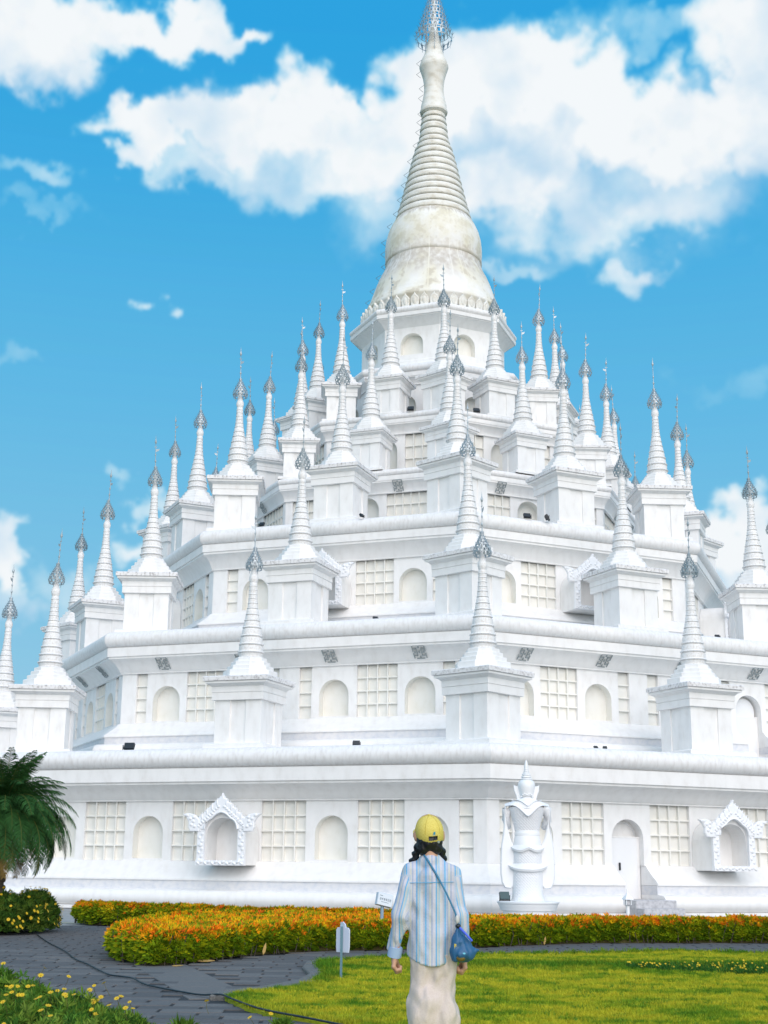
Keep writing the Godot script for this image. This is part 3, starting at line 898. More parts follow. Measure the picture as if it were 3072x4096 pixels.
# rings of leaves and hoops round a cone, silver grey
func pierced_crown(parent: Node3D, r: float, h: float, levels: int, leaves: int) -> void:
	for i in levels:
		var st := begin()
		var f0 := float(i) / levels
		var f1 := float(i + 1) / levels
		var ra := r * pow(1.0 - f0, 0.85)
		var rb := r * pow(1.0 - f1, 0.85)
		var y0 := h * f0
		var y1 := h * f1
		if i == 0:
			ra = r * 0.97
			rb = r
		lathe(st, pv([[ra, y0], [ra * 1.02, y0 + 0.06 * r]]), leaves * 2)
		lathe(st, pv([[lerpf(ra, rb, 0.6), lerpf(y0, y1, 0.6)], [lerpf(ra, rb, 0.7), lerpf(y0, y1, 0.7)]]), leaves * 2)
		for k in leaves:
			var a := TAU * (k + 0.5 * (i % 2)) / leaves
			var u := Vector3(sin(a), 0, cos(a))
			var s := Vector3(cos(a), 0, -sin(a))
			var wd := PI * ra / leaves * 0.52
			var p0 := u * ra + Vector3.UP * y0
			var p1 := u * (rb * 0.98 + 0.02 * r) + Vector3.UP * (y1 + (y1 - y0) * 0.1)
			var pm := p0.lerp(p1, 0.5) + u * 0.03 * r
			quad(st, p0 - s * wd * 0.25, p0 + s * wd * 0.25, pm + s * wd, pm - s * wd, u)
			tri(st, pm - s * wd, pm + s * wd, p1 + u * 0.05 * r, u)
			# outward flame tip and a hanging drop
			tri(st, pm - s * wd * 0.4, pm + s * wd * 0.4, pm + u * 0.14 * r + Vector3.UP * 0.16 * r, u + Vector3.UP)
			if i == 0 and k % 2 == 0:
				quad(st, p0 - s * wd * 0.15, p0 + s * wd * 0.15, p0 + s * wd * 0.2 - Vector3.UP * 0.16 * r, p0 - s * wd * 0.2 - Vector3.UP * 0.16 * r, u)
		part(parent, "crown_tier", st.commit(), M.metal)

# ------------------------------------------------------------------ small stupas
var stupa_parts := {}

func stupa_meshes() -> void:
	var st := begin()
	# plinth
	lathe(st, pv([[1.10 * sqrt(2), 0], [1.10 * sqrt(2), 0.13], [1.05 * sqrt(2), 0.17], [0.8 * sqrt(2), 0.18]]), 4, true, PI / 4)
	stupa_parts.plinth = st.commit()
	# body with corner posts and sunk panels
	st = begin()
	lathe(st, pv([[0.79 * sqrt(2), 0.17], [0.79 * sqrt(2), 1.6]]), 4, true, PI / 4)
	stupa_parts.body = st.commit()
	stupa_parts.post = box(Vector3(0.56, 1.43, 0.56), 0.008)
	st = begin()
	lathe(st, pv([[0.8 * sqrt(2), 1.59], [0.93 * sqrt(2), 1.6], [0.93 * sqrt(2), 1.83], [0.915 * sqrt(2), 1.835], [0.915 * sqrt(2), 1.85], [0.94 * sqrt(2), 1.855], [0.94 * sqrt(2), 2.04], [0.96 * sqrt(2), 2.05], [1.0 * sqrt(2), 2.1], [1.07 * sqrt(2), 2.13], [1.11 * sqrt(2), 2.14], [1.11 * sqrt(2), 2.21], [1.0 * sqrt(2), 2.212]]), 4, true, PI / 4)
	stupa_parts.entablature = st.commit()
	st = begin()
	lathe(st, pv([[1.0 * sqrt(2), 2.215], [1.165 * sqrt(2), 2.22], [1.17 * sqrt(2), 2.35], [1.15 * sqrt(2), 2.375], [0.5, 2.4]]), 4, true, PI / 4)
	stupa_parts.slab = st.commit()
	# eight-sided steps
	var steps := []
	var sr := [0.92, 0.79, 0.67, 0.56]
	var sh := [0.0, 0.24, 0.4, 0.55, 0.69]
	for i in 4:
		steps.append(lathe_mesh(pv([[sr[i], sh[i]], [sr[i], sh[i + 1] - 0.02], [sr[i] - 0.02, sh[i + 1]], [sr[i] - 0.2, sh[i + 1] + 0.002]]), 8, true, PI / 8))
	stupa_parts.steps = steps
	# rings of the shaft, from the broad foot to the neck: height above the slab, radius
	var hs := [0.69, 0.86, 1.13, 1.42, 1.72, 1.97, 2.18, 2.4, 2.58, 2.74, 2.89, 3.04, 3.18, 3.32]
	var rs := [0.42, 0.44, 0.41, 0.36, 0.31, 0.262, 0.225, 0.19, 0.17, 0.158, 0.15, 0.145, 0.14, 0.125]
	var rings := []
	for i in hs.size() - 1:
		var h0: float = hs[i]
		var hh: float = hs[i + 1] - h0
		var r: float = rs[i]
		var r1: float = rs[i + 1]
		rings.append(lathe_mesh(pv([[r * 0.88, h0], [r * 1.01, h0 + 0.03 * hh], [r * 1.07, h0 + 0.12 * hh], [r * 1.02, h0 + 0.22 * hh], [r * 0.92, h0 + 0.26 * hh], [r * 0.94, h0 + 0.45 * hh], [lerpf(r, r1, 0.7), h0 + 0.85 * hh], [r1 * 0.9, h0 + 0.97 * hh], [r1 * 0.9, h0 + hh * 1.02]]), 20))
	stupa_parts.rings = rings
	stupa_parts.bud = lathe_mesh(pv([[0.11, 3.3], [0.14, 3.36], [0.16, 3.46], [0.155, 3.54], [0.11, 3.66], [0.075, 3.8], [0.05, 4.05], [0.03, 4.4]]), 16)
	# crown
	st = begin()
	var lv := [[0.27, 0.0], [0.295, 0.1], [0.275, 0.2], [0.225, 0.31], [0.17, 0.41], [0.12, 0.5], [0.07, 0.6], [0.04, 0.72]]
	for i in lv.size() - 1:
		var r0: float = lv[i][0]
		var y0: float = lv[i][1]
		var r1: float = lv[i + 1][0]
		var y1: float = lv[i + 1][1]
		lathe(st, pv([[r0, y0], [r0 * 1.01, y0 + 0.028]]), 16)
		for k in 12:
			var a := TAU * (k + 0.5 * (i % 2)) / 12
			var u := Vector3(sin(a), 0, cos(a))
			var s := Vector3(cos(a), 0, -sin(a))
			var wd := PI * r0 / 12.0 * 0.62
			var p0 := u * r0 + Vector3.UP * y0
			var p1 := u * r1 + Vector3.UP * (y1 + 0.02)
			var pm := p0.lerp(p1, 0.55) + u * 0.012
			quad(st, p0 - s * wd * 0.4, p0 + s * wd * 0.4, pm + s * wd, pm - s * wd, u)
			tri(st, pm - s * wd, pm + s * wd, p1, u)
			tri(st, pm - s * wd * 0.5, pm + s * wd * 0.5, pm + u * 0.05 + Vector3.UP * 0.06, u + Vector3.UP)
			if i == 0 and k % 2 == 0:
				quad(st, p0 - s * 0.008, p0 + s * 0.008, p0 + s * 0.012 - Vector3.UP * 0.08, p0 - s * 0.012 - Vector3.UP * 0.08, u)
	stupa_parts.crown = st.commit()
	st = begin()
	lathe(st, pv([[0.045, 0.66], [0.05, 0.72], [0.02, 0.76], [0.018, 0.9], [0.035, 0.93], [0.035, 0.97], [0.014, 1.0], [0.014, 1.14], [0.03, 1.17], [0.03, 1.2], [0.012, 1.24], [0.012, 1.62], [0.04, 1.66], [0.045, 1.72], [0.02, 1.78], [0.012, 1.84], [0.0, 1.98]]), 8)
	# vane: a small flag and cross leaves
	extrude(st, PackedVector2Array([Vector2(0.01, 1.3), Vector2(0.13, 1.36), Vector2(0.16, 1.45), Vector2(0.1, 1.42), Vector2(0.01, 1.42)]), -0.008, 0.008)
	box_st(st, Vector3(0, 1.5, 0), Vector3(0.12, 0.02, 0.02))
	stupa_parts.finial = st.commit()

func stupa(label: String, at: Vector3, turn: float, ped: float, shaft: float, group: String) -> void:
	var o := thing("ringed_stupa", label, "stupa", at, turn, group)
	var add := func(called: String, mesh: Mesh, m: Material, sc: float, y := 0.0, xz := Vector2.ZERO) -> MeshInstance3D:
		var q := part(o, called, mesh, m, Vector3(xz.x, y, xz.y))
		q.scale = Vector3(sc, sc, sc)
		return q
	add.call("plinth", stupa_parts.plinth, M.plaster, ped)
	add.call("pedestal", stupa_parts.body, M.plaster, ped)
	for sx in [-1.0, 1.0]:
		for sz in [-1.0, 1.0]:
			add.call("corner_post", stupa_parts.post, M.plaster, ped, 0.885 * ped, Vector2(sx, sz) * 0.56 * ped)
	add.call("entablature", stupa_parts.entablature, M.plaster, ped)
	var sl: MeshInstance3D = add.call("slab", stupa_parts.slab, M.slab, ped)
	sl.set_meta("label", "cap slab with mould-stained edges")
	var y := 2.39 * ped
	shaft *= rng.randf_range(0.985, 1.012)
	o.rotation.x += rng.randf_range(-0.006, 0.006)
	o.rotation.z += rng.randf_range(-0.006, 0.006)
	var tone: StandardMaterial3D = [M.metal, M.metal_dull, M.metal_dark][rng.randi() % 3]
	for m in stupa_parts.steps:
		add.call("step", m, M.plaster, shaft, y)
	for m in stupa_parts.rings:
		add.call("ring", m, M.ring, shaft, y)
	add.call("bud", stupa_parts.bud, M.ring, shaft, y)
	var c: MeshInstance3D = add.call("crown", stupa_parts.crown, tone, shaft * rng.randf_range(0.98, 1.08), y + 3.78 * shaft)
	c.scale.y *= 1.08
	c.rotation = Vector3(rng.randf_range(-0.03, 0.03), rng.randf() * TAU, rng.randf_range(-0.03, 0.03))
	var fin := part(c, "finial", stupa_parts.finial, tone)
	fin.rotation = Vector3(rng.randf_range(-0.03, 0.03), rng.randf() * TAU, rng.randf_range(-0.03, 0.03))

func build_stupas() -> void:
	stupa_meshes()
	var words := {0.0: "at the corner nearest the viewer", -0.5: "midway along the left front face", 0.5: "midway along the right front face", -1.0: "at the left front corner", 1.0: "at the right front corner",
		-1.5: "midway along the left side face", 1.5: "midway along the right side face", -2.0: "at the far left corner", 2.0: "at the far right corner", -2.5: "half hidden behind the far left corner", 2.5: "half hidden behind the far right corner"}
	var rows := [
		["lowest", 21.09, 19.74, 5.09, 1.0, 1.0, [-2.0, -1.5, -1.0, -0.5, 0.0, 0.5]],
		["second", 16.81, 15.86, 9.82, 1.0, 0.99, [-2.0, -1.5, -1.0, -0.5, 0.0, 0.5, 1.0, 1.5]],
		["third", 12.58, 11.9, 14.57, 1.0, 1.0, [-2.5, -2.0, -1.5, -1.0, -0.5, 0.0, 0.5, 1.0, 1.5, 2.0, 2.5]],
		["fourth", 9.04, 8.63, 17.62, 0.79, 0.92, [-2.5, -2.0, -1.5, -1.0, -0.5, 0.0, 0.5, 1.0, 1.5, 2.0, 2.5]],
		["top", 6.48, 6.19, 20.88, 0.79, 0.91, [-2.5, -2.0, -1.5, -1.0, -0.5, 0.0, 0.5, 1.0, 1.5, 2.0, 2.5]]]
	for r in rows:
		for i in r[6]:
			var corner: bool = is_equal_approx(i, roundf(i))
			var az: float = 45.0 * i
			var turn := deg_to_rad(az + PHI + (45.0 if corner else 0.0))
			stupa("small white ringed stupa on the %s terrace, %s" % [r[0], words[i]], at8(r[1] if corner else r[2], az, r[3]), turn, r[4], r[5], "ringed stupas on the terraces")

# ------------------------------------------------------------------ wall shrines
func shrine_meshes() -> Dictionary:
	var d := {}
	# vaulted box: outer arch minus inner arch, closed behind; z = 0 at the front
	var st := begin()
	var outer := arch(1.56, 0.0, 1.62, 18)
	var inner := arch(1.14, 0.14, 1.46, 18)
	var deep := 1.06
	for i in outer.size() - 1:
		var a := outer[i]
		var b := outer[i + 1]
		var m := (a + b) * 0.5
		quad(st, Vector3(a.x, a.y, 0), Vector3(b.x, b.y, 0), Vector3(b.x, b.y, -deep), Vector3(a.x, a.y, -deep), Vector3(m.x, m.y - 0.8, 0))
		var c := inner[i]
		var e := inner[i + 1]
		var k := (c + e) * 0.5
		quad(st, Vector3(c.x, c.y, 0), Vector3(e.x, e.y, 0), Vector3(e.x, e.y, -0.75), Vector3(c.x, c.y, -0.75), Vector3(-k.x, 0.75 - k.y, 0))
		quad(st, Vector3(a.x, a.y, 0), Vector3(b.x, b.y, 0), Vector3(e.x, e.y, 0), Vector3(c.x, c.y, 0), Vector3(0, 0, 1))
	quad(st, Vector3(-0.78, 0, 0), Vector3(0.78, 0, 0), Vector3(0.78, 0, -deep), Vector3(-0.78, 0, -deep), Vector3(0, -1, 0))
	quad(st, Vector3(-0.57, 0.14, 0), Vector3(0.57, 0.14, 0), Vector3(0.57, 0.14, -0.75), Vector3(-0.57, 0.14, -0.75), Vector3(0, 1, 0))
	quad(st, Vector3(-0.78, 0, 0), Vector3(0.78, 0, 0), Vector3(0.57, 0.14, 0), Vector3(-0.57, 0.14, 0), Vector3(0, 0, 1))
	var idx := Geometry2D.triangulate_polygon(inner)
	for t in range(0, idx.size(), 3):
		tri(st, Vector3(inner[idx[t]].x, inner[idx[t]].y, -0.75), Vector3(inner[idx[t + 1]].x, inner[idx[t + 1]].y, -0.75), Vector3(inner[idx[t + 2]].x, inner[idx[t + 2]].y, -0.75), Vector3(0, 0, 1))
	d.box = st.commit()
	# pillar with carved rosettes
	st = begin()
	box_st(st, Vector3(0, 0.6, 0), Vector3(0.25, 1.06, 0.1))
	for k in 9:
		blob(st, Vector3(0.05 * (1 if k % 2 else -1), 0.15 + k * 0.115, 0.05), Vector3(0.06, 0.05, 0.025), Basis(Vector3(0, 0, 1), 0.7 if k % 2 else -0.7), 7, 4)
	blob(st, Vector3(0, 0.62, 0.055), Vector3(0.075, 0.075, 0.03), Basis(), 8, 4)
	d.pillar = st.commit()
	st = begin()
	box_st(st, Vector3(0, 0.07, 0), Vector3(1.7, 0.16, 0.14))
	for k in 13:
		blob(st, Vector3(-0.76 + k * 0.127, 0.075 + (0.02 if k % 2 else -0.02), 0.075), Vector3(0.07, 0.04, 0.03), Basis(Vector3(0, 0, 1), 0.6 if k % 2 else -0.6), 7, 4)
	d.sill = st.commit()
	# gable: cusped arch below, flames above
	st = begin()
	var g := PackedVector2Array()
	for q in [[-0.86, 1.06], [-0.58, 1.06], [-0.56, 1.18], [-0.5, 1.3], [-0.42, 1.36], [-0.33, 1.4], [-0.25, 1.48], [-0.14, 1.55], [0, 1.59], [0.14, 1.55], [0.25, 1.48], [0.33, 1.4], [0.42, 1.36], [0.5, 1.3], [0.56, 1.18], [0.58, 1.06], [0.86, 1.06], [0.84, 1.42], [0.72, 1.47], [0.66, 1.56], [0.54, 1.62], [0.5, 1.72], [0.38, 1.78], [0.33, 1.88], [0.2, 1.92], [0.16, 2.02], [0.07, 2.05], [0, 2.2], [-0.07, 2.05], [-0.16, 2.02], [-0.2, 1.92], [-0.33, 1.88], [-0.38, 1.78], [-0.5, 1.72], [-0.54, 1.62], [-0.66, 1.56], [-0.72, 1.47], [-0.84, 1.42]]:
		g.append(Vector2(q[0], q[1]))
	extrude(st, g, 0.0, 0.12, 0.03)
	var lip := []
	var lr := []
	for i in range(1, 16):
		lip.append(Vector3(g[i].x, g[i].y + 0.02, 0.13))
		lr.append(0.032)
	tube(st, lip, lr, 6)
	d.gable = st.commit()
	st = begin()
	blob(st, Vector3(0, 0.12, 0), Vector3(0.055, 0.15, 0.045), Basis(), 7, 5)
	blob(st, Vector3(0.02, 0.26, 0.01), Vector3(0.025, 0.06, 0.025), Basis(Vector3(0, 0, 1), -0.3), 6, 4)
	d.flame = st.commit()
	st = begin()
	blob(st, Vector3.ZERO, Vector3(0.06, 0.045, 0.035), Basis(), 7, 4)
	d.curl = st.commit()
	# upswept wing at each end
	st = begin()
	extrude(st, PackedVector2Array([Vector2(0.02, 1.0), Vector2(0.3, 1.0), Vector2(0.36, 1.12), Vector2(0.36, 1.28), Vector2(0.44, 1.42), Vector2(0.56, 1.52), Vector2(0.36, 1.54), Vector2(0.18, 1.5), Vector2(0.08, 1.42), Vector2(0.0, 1.34)]), 0.0, 0.11, 0.025)
	for q in [[0.15, 1.15], [0.26, 1.2], [0.2, 1.3], [0.3, 1.38], [0.18, 1.42], [0.4, 1.48]]:
		blob(st, Vector3(q[0], q[1], 0.11), Vector3(0.055, 0.05, 0.03), Basis(), 7, 4)
	d.wing = st.commit()
	return d

func build_shrines() -> void:
	var d := shrine_meshes()
	var list := [
		[-22.5, 21.95, 1.4, "arched wall shrine with flame gable on the lowest wall, left of the person"], [22.5, 21.95, 1.4, "arched wall shrine with flame gable on the lowest wall, right of the door"],
		[-22.5, 13.65, 11.1, "arched wall shrine on the third wall, left front face, half behind a stupa"], [22.5, 13.65, 11.1, "arched wall shrine on the third wall, right front face, half behind a stupa"],
		[67.5, 13.65, 11.1, "arched wall shrine seen edge-on against the sky at the right side"], [-67.5, 13.65, 11.1, "arched wall shrine on the third wall, left side face, seen edge-on"]]
	for q in list:
		var a := deg_to_rad(q[0] + PHI)
		var o := thing("wall_shrine", q[3], "shrine", AXIS + Vector3(sin(a), 0, cos(a)) * (q[1] * C8 + 1.05) + Vector3.UP * q[2], a, "wall shrines")
		part(o, "vaulted_box", d.box, M.plaster)
		for s in [-1.0, 1.0]:
			part(o, "pillar", d.pillar, M.ornament, Vector3(s * 0.71, 0.0, 0.06))
			var w := part(o, "wing", d.wing, M.ornament, Vector3(s * 0.76, -0.02, 0.05))
			w.scale = Vector3(s * 1.1, 1.05, 1)
		part(o, "sill", d.sill, M.ornament, Vector3(0, 0, 0.08))
		part(o, "gable", d.gable, M.ornament, Vector3(0, 0.03, 0.02))
		for s in [-1.0, 1.0]:
			for k in 9:
				var f := part(o, "flame", d.flame, M.ornament, Vector3(s * (0.76 - 0.086 * k), 1.33 + 0.072 * k, 0.1 + 0.03 * (k % 2)))
				f.rotation.z = -s * 0.12
				f.scale = Vector3.ONE * 0.72
				for j in 2 if k < 7 else 1:
					part(o, "curl", d.curl, M.ornament, Vector3(s * (0.74 - 0.08 * k + 0.05 * j), 1.28 + 0.065 * k - 0.09 * j, 0.14))
		var top := part(o, "flame", d.flame, M.ornament, Vector3(0, 1.9, 0.1))
		top.scale = Vector3(1.0, 1.05, 1.0)

func build_floodlights() -> void:
	var st := begin()
	box_st(st, Vector3(0, 0.16, 0), Vector3(0.3, 0.2, 0.1))
	for k in 5:
		box_st(st, Vector3(-0.12 + 0.06 * k, 0.16, -0.07), Vector3(0.015, 0.18, 0.05))
	var head := st.commit()
	st = begin()
	for s in [-1.0, 1.0]:
		box_st(st, Vector3(s * 0.165, 0.09, 0), Vector3(0.02, 0.18, 0.03))
	box_st(st, Vector3(0, 0.01, 0), Vector3(0.35, 0.02, 0.08))
	var yoke := st.commit()
	var list := [[21.0, -33.5, 5.085, 0.4, 1.15, "black floodlight on the lowest roll edge, left end of the left face"], [21.05, -10.9, 5.085, 0.3, 0.75, "black floodlight on the lowest roll edge, left of the nearest corner"],
		[21.3, 9.7, 5.085, 0.1, 0.42, "tiny dark lamp on the lowest roll edge, right of the nearest corner"], [21.3, 10.5, 5.085, -0.3, 0.42, "tiny dark lamp on the lowest roll edge, farther of a pair"],
		[17.1, -11.1, 9.82, 0.5, 0.6, "small dark floodlight on the second roll edge"], [17.2, 33.9, 9.82, -0.4, 0.6, "small dark floodlight on the second roll edge by the right face"],
		[13.5, 11.4, 14.56, 0.0, 0.9, "flat dark floodlight in front of a niche on the third terrace"], [13.5, 15.2, 14.56, 1.2, 0.9, "dark tilted floodlight beside a pedestal on the third terrace"],
		[13.4, -16.1, 14.56, 1.2, 0.6, "small dark floodlight beside a pedestal, left of the third terrace lattice"], [13.5, -34.9, 14.56, 0.1, 0.7, "small dark floodlight at the left end of the third terrace"],
		[7.4, -12.1, 20.88, 0.0, 0.9, "dark floodlight on the top terrace below the left drum niche"], [7.35, 10.8, 20.88, 0.0, 0.9, "dark floodlight on the top terrace below the right drum niche"]]
	for q in list:
		var o := thing("floodlight", q[5], "floodlight", at8(q[0], q[1], q[2]), deg_to_rad(q[1]) + q[3], "floodlights on the terraces")
		o.scale = Vector3.ONE * q[4]
		part(o, "yoke", yoke, M.dark)
		var h := part(o, "lamp_head", head, M.dark)
		h.rotation.x = -0.5

# ------------------------------------------------------------------ things by the wall
func build_wall_side() -> void:
	# steps at the door
	var a := deg_to_rad(22.5 + PHI)
	var bs := Basis(Vector3.UP, a)
	var o := thing("door_steps", "grey stone steps below the white door", "steps", AXIS + bs * Vector3(-3.3, 0, 21.95 * C8), a)
	part(o, "landing", box(Vector3(1.5, 0.5, 0.75), 0.015), M.step, Vector3(-0.1, 0.25, 1.2))
	part(o, "tread", box(Vector3(1.5, 0.27, 0.42), 0.015), M.step, Vector3(-0.1, 0.135, 1.79))
	part(o, "tread", box(Vector3(1.5, 0.1, 0.3), 0.015), M.step, Vector3(-0.1, 0.05, 2.15))
	# statue seen from behind; z+ is its back
	var s := thing("guardian_statue", "white crowned temple statue seen from behind, beside the door", "statue", Vector3(4.09, 0, -39.5))
	var st := begin()
	lathe(st, pv([[0.72, 0.0], [0.74, 0.16], [0.7, 0.18], [0.7, 0.27]]), 32)
	part(s, "foot", st.commit(), M.statue)
	st = begin()
	lathe(st, pv([[0.7, 0.26], [0.77, 0.28], [0.79, 0.36], [0.82, 0.42], [0.82, 0.45], [0.85, 0.46], [0.86, 0.5], [0.84, 0.52], [0.2, 0.53]]), 32)
	part(s, "pedestal", st.commit(), M.statue)
	st = begin()
	lathe(st, pv([[0.47, 0.52], [0.45, 0.6], [0.43, 0.7], [0.42, 1.0], [0.41, 1.4]]), 32, false, 0.0, Vector3.ZERO, 1.0, 0.8)
	part(s, "lower_skirt", st.commit(), M.scales)
	st = begin()
	lathe(st, pv([[0.41, 1.36], [0.4, 1.6], [0.39, 1.95]]), 32, false, 0.0, Vector3.ZERO, 1.0, 0.8)
	part(s, "upper_skirt", st.commit(), M.scales)
	st = begin()
	lathe(st, pv([[0.4, 1.86], [0.4, 2.0], [0.37, 2.16], [0.345, 2.28], [0.355, 2.29], [0.35, 2.36], [0.335, 2.37], [0.33, 2.42]]), 32, false, 0.0, Vector3.ZERO, 1.0, 0.8)
	part(s, "belt", st.commit(), M.statue)
	st = begin()
	lathe(st, pv([[0.345, 2.4], [0.36, 2.5], [0.42, 2.72], [0.49, 2.92], [0.52, 3.02], [0.46, 3.1], [0.3, 3.18], [0.14, 3.24], [0.13, 3.32]]), 32, false, 0.0, Vector3.ZERO, 1.0, 0.62)
	part(s, "torso", st.commit(), M.scales)
	# hem flares: scalloped rims that sweep up at the sides and dip to a point behind
	for q in [[1.9, 0.41, 0.47, 0.09, 1.0], [1.4, 0.42, 0.56, 0.1, -0.5]]:
		st = begin()
		var n := 48
		var ring := []
		for k in n:
			var an := TAU * k / n
			var sd := absf(sin(an))
			var lift: float = q[3] * pow(sd, 3.0) + 0.06 * q[4] * exp(-pow(sin(an * 0.5) * 6.0, 2.0)) + (0.04 * absf(sin(an * 2.0)) * -1.0)
			var rr: float = lerpf(q[1] + 0.03, q[2], pow(sd, 2.0))
			ring.append([Vector3(sin(an) * q[1] * 0.97, q[0] + 0.12, cos(an) * q[1] * 0.78), Vector3(sin(an) * rr, q[0] + lift, cos(an) * (q[1] + 0.07) * 0.85), Vector3(sin(an) * rr * 0.97, q[0] + lift - 0.06, cos(an) * (q[1] + 0.05) * 0.83), Vector3(sin(an) * q[1] * 0.95, q[0] - 0.0, cos(an) * q[1] * 0.76)])
		for k in n:
			var j := (k + 1) % n
			var u := Vector3(sin(TAU * (k + 0.5) / n), 0.2, cos(TAU * (k + 0.5) / n))
			quad(st, ring[k][0], ring[j][0], ring[j][1], ring[k][1], u + Vector3.UP)
			quad(st, ring[k][1], ring[j][1], ring[j][2], ring[k][2], u)
			quad(st, ring[k][2], ring[j][2], ring[j][3], ring[k][3], Vector3.DOWN)
		part(s, "hem_flare", st.commit(), M.statue)
	# collar of two lobed layers, pointed behind
	for q in [[0.62, 3.28, 0.43, 0.36, 0.0], [0.42, 3.3, 0.2, 0.31, 0.03]]:
		st = begin()
		var n := 40
		var ring := []
		for k in n + 1:
			var an := TAU * k / n
			var back := exp(-pow(fposmod(an + PI, TAU) - PI, 2.0) * 3.2)
			var low: float = q[1] - q[2] * (0.5 + 0.55 * back + 0.08 * cos(an * 5.0)) + 0.05 * absf(sin(an))
			ring.append([Vector3(sin(an) * 0.15, q[1] + 0.02, cos(an) * 0.14), Vector3(sin(an) * q[0] * 0.7, q[1] - 0.08, cos(an) * (q[3] * 0.75 + q[4])), Vector3(sin(an) * q[0] * (1.0 - 0.35 * back), low, cos(an) * (q[3] + q[4])), Vector3(sin(an) * (q[0] - 0.05) * (1.0 - 0.35 * back), low - 0.015, cos(an) * (q[3] + q[4] - 0.06))])
		for k in n:
			var u := Vector3(sin(TAU * (k + 0.5) / n), 0.5, cos(TAU * (k + 0.5) / n))
			for i in 3:
				quad(st, ring[k][i], ring[k + 1][i], ring[k + 1][i + 1], ring[k][i + 1], u if i < 2 else -u)
		part(s, "collar", st.commit(), M.ornament)
	# head, ear wings, crown rings
	st = begin()
	lathe(st, pv([[0.13, 3.28], [0.14, 3.34], [0.19, 3.36], [0.2, 3.42], [0.225, 3.52], [0.24, 3.62], [0.235, 3.7], [0.2, 3.77], [0.14, 3.81], [0.05, 3.83]]), 28)
	for k in 9:
		var t := (k - 4) / 4.0
		blob(st, Vector3(t * 0.16, 3.36 + 0.05 * (1.0 - absf(t)) - 0.03 * cos(t * 6.0), 0.15 + 0.04 * (1.0 - t * t)), Vector3(0.035, 0.022, 0.02), Basis(), 7, 4)
	part(s, "head", st.commit(), M.statue)
	var ear := begin()
	extrude(ear, PackedVector2Array([Vector2(0.14, 3.2), Vector2(0.25, 3.22), Vector2(0.3, 3.38), Vector2(0.35, 3.5), Vector2(0.36, 3.66), Vector2(0.27, 3.62), Vector2(0.22, 3.64), Vector2(0.18, 3.45)]), -0.03, 0.03, 0.012)
	var ear_m := ear.commit()
	for sg in [-1.0, 1.0]:
		var e := part(s, "ear_wing", ear_m, M.statue)
		e.scale = Vector3(sg, 1, 1)
	var cr := [[0.16, 3.8, 0.05], [0.14, 3.85, 0.07], [0.12, 3.92, 0.06], [0.085, 3.98, 0.05], [0.075, 4.03, 0.05], [0.065, 4.08, 0.05]]
	for q in cr:
		part(s, "crown_ring", lathe_mesh(pv([[q[0] * 0.8, q[1]], [q[0] * 1.05, q[1] + q[2] * 0.3], [q[0], q[1] + q[2] * 0.75], [q[0] * 0.75, q[1] + q[2]], [0.02, q[1] + q[2] + 0.001]]), 20), M.statue)
	part(s, "crown_tip", lathe_mesh(pv([[0.055, 4.12], [0.06, 4.16], [0.05, 4.24], [0.03, 4.31], [0.0, 4.37]]), 16), M.statue)
	# arms and long hanging sleeves
	for sg in [-1.0, 1.0]:
		st = begin()
		tube(st, [Vector3(sg * 0.44, 3.05, 0.02), Vector3(sg * 0.56, 2.98, 0.0), Vector3(sg * 0.58, 2.7, -0.05), Vector3(sg * 0.5, 2.5, -0.28)], [0.14, 0.14, 0.115, 0.085], 10)
		part(s, "arm", st.commit(), M.scales)
		st = begin()
		var o2 := PackedVector2Array()
		for q in [[0.56, 3.1], [0.63, 3.06], [0.645, 2.9], [0.65, 2.5], [0.68, 2.28], [0.73, 2.0], [0.75, 1.6], [0.755, 1.25], [0.72, 1.0], [0.64, 0.86], [0.46, 0.84], [0.36, 0.97], [0.32, 1.28], [0.34, 1.6], [0.37, 1.95], [0.48, 2.22], [0.575, 2.6], [0.575, 2.95]]:
			o2.append(Vector2(sg * q[0], q[1]))
		extrude(st, o2, -0.05, 0.07, 0.03)
		for k in 12:
			blob(st, Vector3(sg * (0.735 - 0.012 * absf(k - 6)), 0.98 + k * 0.09, 0.02), Vector3(0.035, 0.04, 0.05), Basis(), 6, 4)
		part(s, "hanging_sleeve", st.commit(), M.statue)
	# floodlight behind the statue
	var fl := thing("statue_floodlight", "dark green floodlight standing on the statue pedestal", "floodlight", Vector3(3.43, 0.525, -39.3), 0.2)
	st = begin()
	box_st(st, Vector3(0, 0.14, 0), Vector3(0.26, 0.2, 0.1))
	var teal := mat(lin(0.03, 0.075, 0.085), 0.5)
	var hd := part(fl, "lamp_head", st.commit(), teal)
	hd.rotation.x = -0.3
	st = begin()
	box_st(st, Vector3(-0.14, 0.07, 0), Vector3(0.02, 0.16, 0.04))
	box_st(st, Vector3(0.14, 0.07, 0), Vector3(0.02, 0.16, 0.04))
	box_st(st, Vector3(0, 0.01, 0), Vector3(0.3, 0.02, 0.08))
	part(fl, "yoke", st.commit(), M.dark)
	# garden lantern by the steps
	var l := thing("garden_lantern", "small white lantern with a pointed roof behind the hedge", "lantern", Vector3(6.57, 0, -38.0), 0.3)
	part(l, "post", lathe_mesh(pv([[0.06, 0.0], [0.05, 0.1], [0.05, 0.46], [0.1, 0.48]]), 12), M.plaster)
	st = begin()
	for q in [[-1, -1], [1, -1], [1, 1], [-1, 1]]:
		box_st(st, Vector3(q[0] * 0.07, 0.55, q[1] * 0.07), Vector3(0.02, 0.14, 0.02))
	part(l, "cage", st.commit(), M.door)
	part(l, "lamp", box(Vector3(0.11, 0.13, 0.11), 0.01), M.step, Vector3(0, 0.55, 0))
